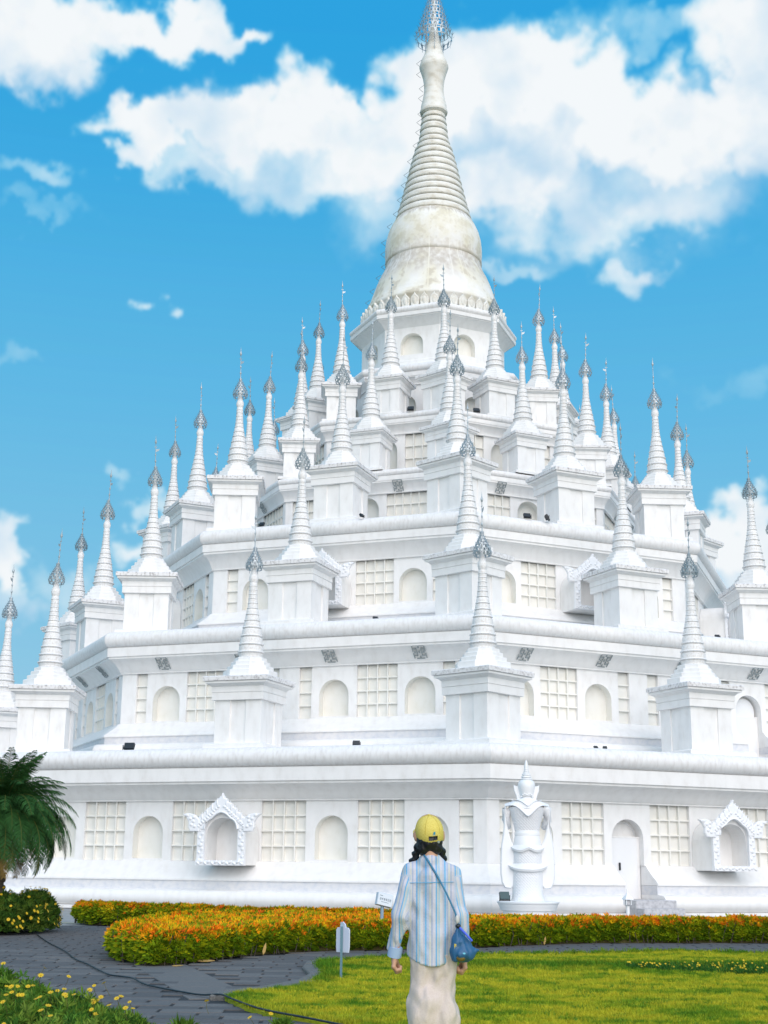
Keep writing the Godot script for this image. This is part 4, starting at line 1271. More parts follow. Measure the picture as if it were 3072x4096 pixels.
	part(l, "roof", lathe_mesh(pv([[0.05, 0.615], [0.16, 0.62], [0.15, 0.65], [0.06, 0.74], [0.02, 0.8], [0.015, 0.88], [0.0, 0.9]]), 4, true, PI / 4), M.ornament)

# ------------------------------------------------------------------ ground
func P3(x: float, y: float, depth: float) -> Vector3:
	return Vector3(x, y, -depth)

func poly_xz(l: Array) -> PackedVector2Array:
	var o := PackedVector2Array()
	for p in l:
		o.append(Vector2(p[0], p[1]))
	return o

var lawn_poly: PackedVector2Array
var hedge_poly: PackedVector2Array
var hedge2_poly: PackedVector2Array

func sheet(pts: PackedVector2Array, y: float) -> ArrayMesh:
	var st := begin()
	var idx := Geometry2D.triangulate_polygon(pts)
	for t in range(0, idx.size(), 3):
		tri(st, P3(pts[idx[t]].x, y, pts[idx[t]].y), P3(pts[idx[t + 1]].x, y, pts[idx[t + 1]].y), P3(pts[idx[t + 2]].x, y, pts[idx[t + 2]].y), Vector3.UP)
	return st.commit()

func rect(x0: float, x1: float, d0: float, d1: float) -> PackedVector2Array:
	return PackedVector2Array([Vector2(x0, d0), Vector2(x1, d0), Vector2(x1, d1), Vector2(x0, d1)])

func edge_distance(p: Vector2, poly: PackedVector2Array) -> float:
	var best := 1e9
	for i in poly.size():
		best = minf(best, p.distance_to(Geometry2D.get_closest_point_to_segment(p, poly[i], poly[(i + 1) % poly.size()])))
	return best

func build_ground() -> void:
	lawn_poly = poly_xz([[0.22, 21.92], [-0.49, 21.09], [-0.84, 20.53], [-0.85, 19.46], [-0.69, 18.15], [-0.79, 16.9], [-1.14, 15.9], [-1.51, 15.4], [-1.57, 14.93], [-1.3, 14.0], [-1.0, 13.33], [-0.59, 12.8], [-0.1, 12.3], [0.0, 11.0], [-0.4, 7.0], [-0.4, 3.0], [12, 3.0], [12, 24.0], [6.43, 23.92], [5.22, 24.5], [4.55, 24.19], [2.95, 23.22], [1.52, 22.94]])
	hedge_poly = poly_xz([[-3.94, 21.33], [-3.54, 20.27], [-3.1, 19.73], [-2.81, 20.03], [-2.41, 21.08], [-1.97, 22.25], [-1.45, 23.15], [-0.76, 23.92], [0.12, 24.25], [1.69, 25.43], [2.72, 26.4], [4.18, 27.53], [7.62, 28.31], [10.5, 28.8], [10.5, 30.2], [7.6, 29.7], [4.2, 29.8], [2.5, 29.3], [0.0, 29.6], [-2.0, 30.2], [-3.6, 29.4], [-4.1, 26.0], [-4.15, 23.0]])
	hedge2_poly = poly_xz([[-7.25, 34.3], [-6.9, 33.6], [-6.1, 33.0], [-4.6, 32.2], [-3.0, 31.2], [-1.0, 30.6], [1.4, 30.3], [1.4, 31.2], [-1.0, 31.6], [-2.6, 32.2], [-4.2, 33.4], [-5.8, 34.4], [-6.8, 35.0]])
	structure("ground", sheet(rect(-900, 900, -300, 1500), -0.03), M.soil)
	structure("pavement", sheet(rect(-40, 45, 33.2, 90), -0.02), M.concrete)
	structure("path", sheet(rect(-16, 14, -4, 33.2), -0.012), M.bed)
	structure("kerb_line", sheet(PackedVector2Array([Vector2(-14, 36.1), Vector2(-7.6, 34.75), Vector2(2, 33.6), Vector2(2, 33.75), Vector2(-7.6, 34.93), Vector2(-14, 36.3)]), -0.015), M.yellow_line)
	# lawn: gently uneven sheet
	var n := FastNoiseLite.new()
	n.seed = 4
	n.frequency = 0.35
	var st := begin()
	var idx := Geometry2D.triangulate_polygon(lawn_poly)
	for t in range(0, idx.size(), 3):
		tri(st, P3(lawn_poly[idx[t]].x, 0.025, lawn_poly[idx[t]].y), P3(lawn_poly[idx[t + 1]].x, 0.025, lawn_poly[idx[t + 1]].y), P3(lawn_poly[idx[t + 2]].x, 0.025, lawn_poly[idx[t + 2]].y), Vector3.UP)
	for i in lawn_poly.size():
		var j := (i + 1) % lawn_poly.size()
		quad(st, P3(lawn_poly[i].x, -0.01, lawn_poly[i].y), P3(lawn_poly[j].x, -0.01, lawn_poly[j].y), P3(lawn_poly[j].x, 0.025, lawn_poly[j].y), P3(lawn_poly[i].x, 0.025, lawn_poly[i].y), Vector3(0, 1, 0.2))
	structure("lawn", st.commit(), M.lawn)
	# pavers: long grey bricks in running bond
	var path := get_node("path")
	var near := []
	var turn := deg_to_rad(1.5)
	var row := 0
	var d := 11.4
	while d < 33.0:
		var x := -10.5 + 0.31 * (row % 2) + rng.randf_range(-0.08, 0.08)
		while x < 9.0:
			var ln := 0.62
			var c := Vector2(x + ln * 0.5, d).rotated(turn * 0.5)
			var strip := Geometry2D.get_closest_point_to_segment(c, Vector2(-3.0, 20.1), Vector2(-1.62, 15.2)).distance_to(c)
			var ok := strip > 0.42 and not Geometry2D.is_point_in_polygon(c, lawn_poly) and not Geometry2D.is_point_in_polygon(c, hedge_poly)
			if ok and absf(c.x) < c.y * 0.3 + 0.6 and not (c.y > 30.0 and c.x > -3.5):
				near.append([c, rng.randi() % 4, rng.randf_range(-0.002, 0.003), rng.randf_range(-0.012, 0.012)])
			x += ln
		d += 0.3
		row += 1
	near.sort_custom(func(a, b): return a[0].y < b[0].y)
	var pm := box(Vector3(0.585, 0.04, 0.278), 0.004)
	var rest := begin()
	for i in near.size():
		var q = near[i]
		if i < 300:
			part(path, "paver", pm, M["paver%d" % q[1]], P3(q[0].x, -0.02 + q[2], q[0].y), turn + q[3] * 0.3)
		else:
			box_st(rest, P3(q[0].x, -0.02 + q[2], q[0].y), Vector3(0.58, 0.04, 0.282), turn)
	var ro := part(path, "far_pavers", rest.commit(), M.paver0)
	ro.set_meta("kind", "stuff")
	var sa := Vector2(-3.05, 20.2)
	var sb := Vector2(-1.6, 15.1)
	for k in 7:
		var c := sa.lerp(sb, (k + 0.5) / 7.0)
		part(path, "border_slab", box(Vector3(0.74, 0.04, 0.72), 0.006), M.paver3, P3(c.x, -0.021, c.y), atan2(sb.y - sa.y, sb.x - sa.x))
	# kerb stones between path and lawn
	var line := [Vector2(-1.6, 14.95), Vector2(-1.55, 15.45), Vector2(-1.17, 16.0), Vector2(-0.84, 16.95), Vector2(-0.73, 18.15), Vector2(-0.89, 19.46), Vector2(-0.88, 20.5), Vector2(-0.52, 21.13), Vector2(0.22, 21.98), Vector2(1.5, 23.02), Vector2(2.95, 23.3), Vector2(4.55, 24.27)]
	var kerb := thing("kerb", "low dark stone kerb edging the lawn", "kerb")
	for i in line.size() - 1:
		var a: Vector2 = line[i]
		var b: Vector2 = line[i + 1]
		var cnt := maxi(1, int(round(a.distance_to(b) / 0.5)))
		for k in cnt:
			var c := a.lerp(b, (k + 0.5) / cnt)
			var l := a.distance_to(b) / cnt - 0.015
			part(kerb, "kerb_stone", box(Vector3(snappedf(l, 0.01), 0.07, 0.24), 0.015), M.kerb, P3(c.x - 0.02, 0.012 + rng.randf_range(-0.006, 0.006), c.y), atan2(b.y - a.y, b.x - a.x))
	# cable across the path
	var pts := []
	var rad := []
	for q in [[-6.8, 0.25, 29.0], [-6.77, 0.03, 28.6], [-6.41, 0.012, 27.28], [-5.61, 0.012, 24.75], [-4.91, 0.014, 22.67], [-4.38, 0.012, 20.9], [-4.0, 0.012, 19.88], [-3.62, 0.016, 18.73], [-3.31, 0.012, 17.91], [-3.11, 0.012, 17.66], [-2.92, 0.02, 17.29], [-2.65, 0.014, 16.52], [-2.37, 0.012, 16.02], [-2.13, 0.012, 15.64], [-1.86, 0.014, 15.25], [-1.61, 0.05, 14.88], [-1.47, 0.05, 14.49], [-1.21, 0.045, 13.79], [-0.98, 0.045, 13.29], [-0.6, 0.045, 12.7], [-0.1, 0.04, 11.9]]:
		pts.append(P3(q[0], q[1] + 0.006, q[2]))
		rad.append(0.022)
	var smooth := []
	var srad := []
	for i in pts.size() - 1:
		for k in 4:
			smooth.append(pts[i].cubic_interpolate(pts[i + 1], pts[maxi(i - 1, 0)], pts[mini(i + 2, pts.size() - 1)], k / 4.0))
			srad.append(0.0095)
	st = begin()
	tube(st, smooth, srad, 8)
	var cable := part(self, "cable", st.commit(), M.cable)
	tag(cable, "black cable snaking across the grey paved path", "cable")

# ------------------------------------------------------------------ plants
func leaf_cluster(n: int, ln: float, wd: float, spread: float, sd: int, cup := 0.25) -> ArrayMesh:
	var r := RandomNumberGenerator.new()
	r.seed = sd
	var st := begin()
	for i in n:
		var a := TAU * i / n + r.randf_range(-0.4, 0.4)
		var tilt := r.randf_range(0.15, 1.0) * spread
		var up := Vector3(sin(a) * sin(tilt), cos(tilt), cos(a) * sin(tilt))
		var s := up.cross(Vector3(sin(a + 1.3), 0.3, cos(a + 1.3))).normalized()
		var nn := s.cross(up).normalized()
		var l := ln * r.randf_range(0.7, 1.15)
		var base := up * ln * 0.08
		var mid := base + up * l * 0.5 + nn * l * cup * 0.3
		var tip := base + up * l - nn * l * cup * 0.35
		var c := Color.WHITE * r.randf_range(0.75, 1.1)
		c.a = 1.0
		st.set_color(c)
		tri(st, base, mid - s * wd, mid + s * wd, nn)
		tri(st, mid - s * wd, tip, mid + s * wd, nn)
	return st.commit()

func flower_mesh(r: float, st_len: float) -> Array:
	var st := begin()
	for k in 9:
		var a := TAU * k / 9
		var u := Vector3(cos(a), 0.18, sin(a))
		var s := Vector3(-sin(a), 0, cos(a))
		quad(st, u * r * 0.2 - s * r * 0.08, u * r * 0.65 - s * r * 0.2, u * r + Vector3.DOWN * r * 0.05, u * r * 0.65 + s * r * 0.2, Vector3.UP)
		tri(st, u * r * 0.2 - s * r * 0.08, u * r * 0.65 + s * r * 0.2, u * r * 0.2 + s * r * 0.08, Vector3.UP)
	var petals := st.commit()
	st = begin()
	blob(st, Vector3(0, r * 0.08, 0), Vector3(r * 0.26, r * 0.14, r * 0.26), Basis(), 8, 4)
	var eye := st.commit()
	st = begin()
	tube(st, [Vector3.ZERO, Vector3(0.01, -st_len * 0.5, 0), Vector3(0, -st_len, 0)], [0.002, 0.0022, 0.0025], 4)
	return [petals, eye, st.commit()]

func hedge(label: String, poly: PackedVector2Array, height: float, top_density: float, side_density: float, warm: float) -> void:
	var o := thing("hedge", label, "hedge", Vector3.ZERO, 0.0, "clipped orange-tipped hedges")
	var nz := FastNoiseLite.new()
	nz.seed = 9
	nz.frequency = 0.55
	var bb := Rect2(poly[0], Vector2.ZERO)
	for p in poly:
		bb = bb.expand(p)
	# branches inside
	var inner := Geometry2D.offset_polygon(poly, -0.14)
	var st := begin()
	for q in inner:
		var idx := Geometry2D.triangulate_polygon(q)
		for t in range(0, idx.size(), 3):
			tri(st, P3(q[idx[t]].x, height - 0.13, q[idx[t]].y), P3(q[idx[t + 1]].x, height - 0.13, q[idx[t + 1]].y), P3(q[idx[t + 2]].x, height - 0.13, q[idx[t + 2]].y), Vector3.UP)
		for i in q.size():
			var j := (i + 1) % q.size()
			quad(st, P3(q[i].x, 0.0, q[i].y), P3(q[j].x, 0.0, q[j].y), P3(q[j].x, height - 0.13, q[j].y), P3(q[i].x, height - 0.13, q[i].y), Vector3(0, 0, 1))
	part(o, "inner_thicket", st.commit(), M.twig)
	st = begin()
	var per := 0.0
	for i in poly.size():
		per += poly[i].distance_to(poly[(i + 1) % poly.size()])
	for i in poly.size():
		var a := poly[i]
		var b := poly[(i + 1) % poly.size()]
		for k in int(a.distance_to(b) * 7.0):
			var c := a.lerp(b, rng.randf())
			var p := P3(c.x, 0, c.y)
			tube(st, [p, p + Vector3(rng.randf_range(-0.06, 0.06), 0.2, rng.randf_range(-0.05, 0.05)), p + Vector3(rng.randf_range(-0.12, 0.12), 0.4, rng.randf_range(-0.1, 0.1))], [0.011, 0.008, 0.004], 4, false)
	part(o, "stems", st.commit(), M.bark).set_meta("kind", "stuff")
	var green := []
	var gcol := []
	var shoot := []
	var scol := []
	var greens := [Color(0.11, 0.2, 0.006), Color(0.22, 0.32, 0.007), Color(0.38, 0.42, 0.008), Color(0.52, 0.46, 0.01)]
	var tips := [Color(0.95, 0.25, 0.01), Color(0.95, 0.38, 0.008), Color(0.88, 0.5, 0.008), Color(0.85, 0.13, 0.02), Color(0.62, 0.5, 0.01)]
	var put := func(p: Vector3, high: float, lean: Vector3) -> void:
		var bs := Basis(Vector3.UP, rng.randf() * TAU)
		bs = Basis(Quaternion(Vector3.UP, (Vector3.UP + lean + Vector3(rng.randf_range(-0.4, 0.4), 0, rng.randf_range(-0.4, 0.4))).normalized())) * bs
		var s := rng.randf_range(0.75, 1.25)
		var patch := nz.get_noise_2d(p.x * 2.0, p.z * 2.0)
		var chance := smoothstep(0.55, 1.0, high) * (0.62 + 0.6 * patch) * warm
		var xf := Transform3D(bs.scaled(Vector3(s, s, s)), p)
		if rng.randf() < chance:
			shoot.append(xf)
			scol.append(tips[(rng.randi() % 3) if rng.randf() < 0.75 else (rng.randi() % 5)] * rng.randf_range(0.75, 1.15))
		else:
			green.append(xf)
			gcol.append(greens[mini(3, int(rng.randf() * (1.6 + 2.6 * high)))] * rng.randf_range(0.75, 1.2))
	for i in int(bb.size.x * bb.size.y * top_density):
		var c := Vector2(rng.randf_range(bb.position.x, bb.end.x), rng.randf_range(bb.position.y, bb.end.y))
		if not Geometry2D.is_point_in_polygon(c, poly):
			continue
		var e := edge_distance(c, poly)
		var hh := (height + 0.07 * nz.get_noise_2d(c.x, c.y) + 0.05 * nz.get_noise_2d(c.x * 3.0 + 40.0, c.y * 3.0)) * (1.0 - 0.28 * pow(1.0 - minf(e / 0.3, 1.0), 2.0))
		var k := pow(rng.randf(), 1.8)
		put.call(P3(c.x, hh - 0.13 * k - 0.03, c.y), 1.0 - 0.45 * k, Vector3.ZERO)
	for i in poly.size():
		var a := poly[i]
		var b := poly[(i + 1) % poly.size()]
		var dirv := (b - a).normalized()
		var outw := Vector2(dirv.y, -dirv.x)
		if Geometry2D.is_point_in_polygon((a + b) * 0.5 + outw * 0.03, poly):
			outw = -outw
		if outw.y > 0.75:
			continue
		for k in int(a.distance_to(b) * side_density):
			var c := a.lerp(b, rng.randf())
			var y := pow(rng.randf(), 0.75) * height
			var bulge := 0.1 * nz.get_noise_2d(c.x * 2.5, y * 4.0 + c.y * 2.5) + rng.randf_range(-0.12, 0.03) - 0.1 * pow(maxf(0.0, y / height - 0.7) / 0.3, 2.0) - 0.06 * (1.0 - minf(1.0, y / 0.15))
			c += outw * bulge
			put.call(P3(c.x, y * 0.95 + 0.02, c.y), y / height, Vector3(outw.x, 0, -outw.y) * 0.9)
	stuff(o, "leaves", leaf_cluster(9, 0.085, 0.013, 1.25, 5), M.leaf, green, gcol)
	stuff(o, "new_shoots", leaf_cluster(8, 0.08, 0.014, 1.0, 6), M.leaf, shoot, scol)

func flowering_shrub(label: String, poly: PackedVector2Array, top: Callable, density: float, size: float, flowers: int, fr: float, stem: float, flist: Array, dark: float) -> void:
	var o := thing("flowering_shrub", label, "shrub", Vector3.ZERO, 0.0)
	var bb := Rect2(poly[0], Vector2.ZERO)
	for p in poly:
		bb = bb.expand(p)
	var xfs := []
	var cols := []
	var greens := [Color(0.035, 0.1, 0.012), Color(0.06, 0.15, 0.018), Color(0.1, 0.19, 0.02), Color(0.14, 0.22, 0.03)]
	for i in int(bb.size.x * bb.size.y * density):
		var c := Vector2(rng.randf_range(bb.position.x, bb.end.x), rng.randf_range(bb.position.y, bb.end.y))
		if not Geometry2D.is_point_in_polygon(c, poly):
			continue
		var e := minf(1.0, edge_distance(c, poly) / 0.25)
		var hh: float = top.call(c) * (0.55 + 0.45 * sqrt(e))
		var y := hh * (1.0 - pow(rng.randf(), 1.4) * 0.9)
		var s := size * rng.randf_range(0.75, 1.3)
		var bs := Basis(Quaternion(Vector3.UP, Vector3(rng.randf_range(-0.6, 0.6), 1, rng.randf_range(-0.6, 0.6)).normalized())) * Basis(Vector3.UP, rng.randf() * TAU)
		xfs.append(Transform3D(bs.scaled(Vector3(s, s, s)), P3(c.x, y, c.y)))
		cols.append(greens[rng.randi() % 4] * dark * rng.randf_range(0.7, 1.15))
	stuff(o, "leaves", leaf_cluster(11, 0.085, 0.008, 1.15, 8, 0.1), M.leaf, xfs, cols)
	var fm := flower_mesh(fr, stem)
	var made := 0
	var tries := 0
	while made < flowers and tries < 4000:
		tries += 1
		var spot := Vector3.ZERO
		var facing := Vector3(rng.randf_range(-0.3, 0.3), 1.0, rng.randf_range(0.2, 0.9))
		if rng.randf() < 0.55:
			# on the flank that faces the path
			var i := rng.randi() % poly.size()
			var a := poly[i]
			var b := poly[(i + 1) % poly.size()]
			var dirv := (b - a).normalized()
			var outw := Vector2(dirv.y, -dirv.x)
			if Geometry2D.is_point_in_polygon((a + b) * 0.5 + outw * 0.03, poly):
				outw = -outw
			if outw.y > 0.5 or rng.randf() > a.distance_to(b) / 1.2:
				continue
			var c := a.lerp(b, rng.randf())
			var hh: float = top.call(c) * 0.8
			c += outw * 0.06 * size
			spot = P3(c.x, hh * rng.randf_range(0.25, 1.05), c.y)
			facing = Vector3(outw.x, 0.5, -outw.y)
		else:
			var c := Vector2(rng.randf_range(bb.position.x, bb.end.x), rng.randf_range(bb.position.y, bb.end.y))
			if not Geometry2D.is_point_in_polygon(c, poly):
				continue
			var e := minf(1.0, edge_distance(c, poly) / 0.25)
			var hh: float = top.call(c) * (0.55 + 0.45 * sqrt(e))
			spot = P3(c.x, hh + 0.05 + rng.randf_range(0.0, stem * 0.7), c.y)
		var f := part(o, "flower", fm[0], M.petal, spot)
		f.basis = Basis(Quaternion(Vector3.UP, facing.normalized())) * Basis(Vector3.UP, rng.randf() * TAU)
		f.scale = Vector3.ONE * rng.randf_range(0.8, 1.15)
		part(f, "flower_eye", fm[1], M.flower_eye)
		part(f, "stalk", fm[2], M.twig)
		made += 1
	for q in flist:
		var f := part(o, "flower", fm[0], M.petal, q, rng.randf() * TAU)
		f.rotation.x = 0.6
		part(f, "flower_eye", fm[1], M.flower_eye)
		part(f, "stalk", fm[2], M.twig)

func frond_mesh(sd: int, ln: float, droop: float) -> ArrayMesh:
	var r := RandomNumberGenerator.new()
	r.seed = sd
	var st := begin()
	var pts := []
	var rad := []
	var n := 14
	var p := Vector3.ZERO
	for i in n + 1:
		var t := float(i) / n
		pts.append(p)
		rad.append(0.014 * (1.0 - t) + 0.003)
		var a := lerpf(1.15, 1.15 - droop, pow(t, 0.9))
		p += Vector3(0, sin(a), cos(a)) * ln / n
	st.set_color(Color(0.1, 0.12, 0.03))
	tube(st, pts, rad, 5)
	var m := 62
	for i in m:
		var t := 0.1 + 0.9 * i / m
		var f := t * n
		var k := mini(int(f), n - 1)
		var c: Vector3 = pts[k].lerp(pts[k + 1], f - k)
		var along: Vector3 = (pts[k + 1] - pts[k]).normalized()
		var up := along.cross(Vector3.RIGHT).normalized()
		var ll := ln * 0.2 * sin(PI * clampf(t * 0.86 + 0.14, 0, 1)) + 0.06
		for s in [-1.0, 1.0]:
			var dirv = (Vector3.RIGHT * s * 0.85 + along * 0.65 - up * 0.0 + Vector3(0, r.randf_range(-0.35, 0.15), 0)).normalized()
			var q1: Vector3 = c + dirv * ll * 0.55
			var q2: Vector3 = c + dirv * ll * 0.95 + Vector3.DOWN * ll * 0.35
			var w := along * 0.011
			var g := r.randf_range(0.7, 1.25)
			st.set_color(Color(0.032 * g, 0.1 * g, 0.026 * g))
			quad(st, c - w * 0.6, q1 - w, q1 + w, c + w * 0.6, up)
			tri(st, q1 - w, q2, q1 + w, up)
	return st.commit()

func build_plants() -> void:
	hedge("broad clipped hedge with orange tips sweeping across the garden, person before it", hedge_poly, 0.43, 240.0, 560.0, 1.0)
	hedge("short clipped hedge with reddish tips at the left, behind the broad hedge", hedge2_poly, 0.46, 260.0, 420.0, 0.8)
	# palm
	var palm := thing("palm_tree", "dark green palm with drooping feathery fronds at the left edge", "palm", P3(-7.62, 0, 28.6))
	var st := begin()
	tube(st, [Vector3(0, 0, 0), Vector3(0.02, 0.6, 0), Vector3(-0.02, 1.3, 0.02), Vector3(0, 2.1, 0)], [0.15, 0.12, 0.11, 0.13], 12)
	for k in 60:
		var a := k * 2.4
		var y := 0.1 + k * 0.029
		blob(st, Vector3(sin(a) * 0.12, y, cos(a) * 0.12), Vector3(0.035, 0.05, 0.035), Basis(), 6, 4)
	part(palm, "trunk", st.commit(), M.bark)
	var variants := [frond_mesh(1, 1.75, 1.9), frond_mesh(2, 1.9, 2.5), frond_mesh(3, 1.75, 1.2), frond_mesh(4, 2.0, 2.8), frond_mesh(5, 1.9, 3.0)]
	var fm: StandardMaterial3D = M.leaf.duplicate()
	fm.backlight = Color(0.25, 0.3, 0.15)
	for k in 120:
		var ringi := k / 120.0
		var v := 2 if ringi < 0.14 else (0 if ringi < 0.3 else (1 if ringi < 0.5 else (3 if ringi < 0.75 else 4)))
		var f := part(palm, "frond", variants[v], fm, Vector3(0, 2.1 - 0.2 * ringi, 0), k * 2.39996)
		f.rotate_object_local(Vector3.RIGHT, -0.6 + 0.95 * ringi + rng.randf_range(-0.12, 0.12))
		f.scale = Vector3.ONE * rng.randf_range(0.85, 1.05)
	var dry := frond_mesh(9, 1.4, 2.9)
	var dm := mat(lin(0.3, 0.2, 0.05), 0.8)
	for k in 5:
		var f := part(palm, "dead_frond", dry, dm, Vector3(0, 1.75, 0), k * 1.25 + 0.4)
		f.rotate_object_local(Vector3.RIGHT, 0.5)
		f.set_meta("label", "dried yellow frond hanging down")
	# shrub under the palm
	var nz := FastNoiseLite.new()
	nz.frequency = 0.8
	flowering_shrub("rounded green shrub with many yellow flowers under the palm", poly_xz([[-9.2, 27.6], [-8.0, 27.45], [-7.1, 27.7], [-6.72, 28.3], [-6.6, 29.2], [-6.75, 30.4], [-7.4, 31.0], [-9.2, 30.8]]), func(c): return 0.66 + 0.25 * nz.get_noise_2d(c.x * 1.5, c.y * 1.5), 900.0, 1.2, 190, 0.036, 0.12, [], 0.8)
	# daisies in the near left corner
	var extra := []
	for q in [[-1.47, 0.16, 12.5], [-1.06, 0.07, 12.1], [-0.88, 0.11, 12.0], [-0.86, 0.05, 12.05], [-2.3, 0.32, 12.2], [-2.62, 0.36, 12.3], [-2.85, 0.42, 12.4]]:
		extra.append(P3(q[0], q[1] + 0.04, q[2]))
	flowering_shrub("bushy green daisies with yellow flowers in the near left corner", poly_xz([[-4.6, 10.2], [-1.7, 10.2], [-1.78, 11.6], [-2.0, 12.0], [-2.5, 12.3], [-3.0, 12.6], [-3.5, 13.0], [-4.6, 13.3]]), func(c): return clampf(lerpf(0.42, 0.1, (c.x + 3.3) / 1.5), 0.08, 0.5) + 0.1 * nz.get_noise_2d(c.x * 4.0, c.y * 4.0), 700.0, 0.8, 200, 0.024, 0.12, extra, 1.4)
	var tuft := leaf_cluster(26, 0.13, 0.008, 1.1, 12, 0.1)
	for q in [["small green daisy sprig on the path before the lawn tip", -1.5, 11.4, 1.15], ["small green daisy sprig at the bottom edge of the lawn", -0.78, 11.9, 0.75]]:
		var o := thing("daisy_sprig", q[0], "plant", P3(q[1], 0.0, q[2]), 0.0, "daisy sprigs")
		var xf := []
		var col := []
		for k in 14:
			xf.append(Transform3D(Basis(Vector3.UP, k * 1.3).scaled(Vector3.ONE * q[3] * rng.randf_range(0.6, 1.0)), Vector3(rng.randf_range(-0.06, 0.06), rng.randf_range(0.0, 0.08), rng.randf_range(-0.06, 0.06))))
			col.append(Color(0.09, 0.19, 0.02) * rng.randf_range(0.7, 1.3))
		stuff(o, "leaves", tuft, M.leaf, xf, col)
	# grass
	var blades := begin()
	for k in 14:
		var a := rng.randf() * TAU
		var b := Vector3(cos(a), 0, sin(a)) * rng.randf() * 0.05
		var l := rng.randf_range(0.6, 1.0) * 0.045
		var ln := Vector3(rng.randf_range(-1, 1), 0, rng.randf_range(-1, 1)) * 0.028
		var s := Vector3(cos(a + 1.4), 0, sin(a + 1.4)) * 0.0026
		var c := Color.WHITE * rng.randf_range(0.75, 1.15)
		c.a = 1.0
		blades.set_color(c)
		quad(blades, b - s, b + s, b + ln * 0.4 + Vector3.UP * l * 0.6 + s * 0.8, b + ln * 0.4 + Vector3.UP * l * 0.6 - s * 0.8, Vector3(0.2, 0.5, 1))
		tri(blades, b + ln * 0.4 + Vector3.UP * l * 0.6 - s * 0.8, b + ln * 0.4 + Vector3.UP * l * 0.6 + s * 0.8, b + ln + Vector3.UP * l, Vector3(0.2, 0.5, 1))
	var gm := blades.commit()
	var g := FastNoiseLite.new()
	g.seed = 31
	g.frequency = 0.7
	var xfs := []
	var cols := []
	var tries := 0
	while xfs.size() < 42000 and tries < 120000:
		tries += 1
		var d := 11.5 + 13.2 * pow(rng.randf(), 1.1)
		var x := rng.randf_range(-2.0, d * 0.3 + 0.6)
		var c := Vector2(x, d)
		if not Geometry2D.is_point_in_polygon(c, lawn_poly):
			continue
		var v := g.get_noise_2d(c.x, c.y * 1.6) + 0.5 * g.get_noise_2d(c.x * 4.0, c.y * 5.0)
		var band := exp(-pow((d - 19.9 - 0.15 * x) / 0.75, 2.0)) * (1.0 if x > 0.6 else 0.4) + 0.9 * exp(-pow((edge_distance(c, lawn_poly) - 0.1) / 0.16, 2.0)) * (1.0 if d > 17.0 else 0.35)
		var s := rng.randf_range(0.6, 1.15) * (1.0 + 1.5 * band * rng.randf())
		var k := Color(0.27, 0.37, 0.02).lerp(Color(0.52, 0.48, 0.03), clampf(0.5 + v * 1.6, 0, 1)).lerp(Color(0.07, 0.2, 0.012), clampf(band * 0.9 + maxf(0.0, -v - 0.12) * 1.9, 0, 0.95))
		var bs := Basis(Vector3.UP, rng.randf() * TAU)
		xfs.append(Transform3D(bs.scaled(Vector3(s, s * rng.randf_range(0.7, 1.2), s)), P3(c.x, 0.022, c.y)))
		cols.append(k * rng.randf_range(0.8, 1.2))
	for k in 2600:
		var d := rng.randf_range(12.0, 23.5)
		var c := Vector2(rng.randf_range(-1.6, d * 0.3 + 0.5), d)
		if Geometry2D.is_point_in_polygon(c, lawn_poly) and g.get_noise_2d(c.x * 2.0 + 70.0, c.y * 3.0) > 0.08:
			var s := rng.randf_range(0.8, 1.5)
			xfs.append(Transform3D(Basis(Vector3.UP, rng.randf() * TAU).scaled(Vector3(s * 1.3, s, s * 1.3)), P3(c.x, 0.022, c.y)))
			cols.append(Color(0.08, 0.2, 0.02).lerp(Color(0.18, 0.3, 0.015), rng.randf()))
	var go := stuff(self, "grass", gm, M.leaf, xfs, cols)
	go.set_meta("label", "short yellow-green grass covering the lawn")
	go.set_meta("category", "grass")
	# yellow ground flowers in the lawn at the right
	var fp := thing("flower_patch", "patch of tiny yellow flowers among darker grass, right on the lawn", "flowers")
	var fx := []
	var lx := []
	var lc := []
	var dot := flower_mesh(0.016, 0.05)
	for k in 900:
		var x := rng.randf_range(3.4, 7.0)
		var d := 19.9 + rng.randf_range(-1.1, 0.8) * clampf((x - 3.2) / 1.6, 0.15, 1.0)
		lx.append(Transform3D(Basis(Vector3.UP, rng.randf() * TAU).scaled(Vector3.ONE * rng.randf_range(0.4, 0.8)), P3(x, 0.03, d)))
		lc.append(Color(0.035, 0.12, 0.018) * rng.randf_range(0.7, 1.4))
		if k % 6 == 0:
			fx.append(Transform3D(Basis(Vector3.RIGHT, 0.7), P3(x, rng.randf_range(0.07, 0.12), d)))
	stuff(fp, "leaves", leaf_cluster(9, 0.12, 0.01, 1.2, 15), M.leaf, lx, lc)
	stuff(fp, "blossoms", dot[0], M.petal, fx)
	# fallen leaves at the hedge foot
	st = begin()
	extrude(st, PackedVector2Array([Vector2(-0.1, 0), Vector2(-0.04, -0.03), Vector2(0.05, -0.028), Vector2(0.13, 0.0), Vector2(0.05, 0.026), Vector2(-0.04, 0.03)]), -0.004, 0.004)
	var lf := st.commit()
	for q in [["upright dry leaf caught at the foot of the hedge", -1.75, 0.11, 22.1, Vector3(0, 0.4, 1.35), 0.8], ["curled dry leaf lying by the hedge foot, left", -2.5, 0.02, 20.75, Vector3(-1.3, 0.3, 0), 1.2], ["flat dry leaf on the path near the hedge end", -2.75, 0.01, 19.8, Vector3(-1.45, 0.9, 0), 0.9], ["dry leaf at the hedge foot below the statue", 3.05, 0.07, 26.6, Vector3(0, 0.2, 1.4), 0.7]]:
		var o := part(self, numbered("dry_leaf"), lf, M.dry_leaf, P3(q[1], q[2], q[3]))
		o.rotation = q[4]
		o.scale = Vector3.ONE * q[5]
		tag(o, q[0], "leaf", "fallen leaves")

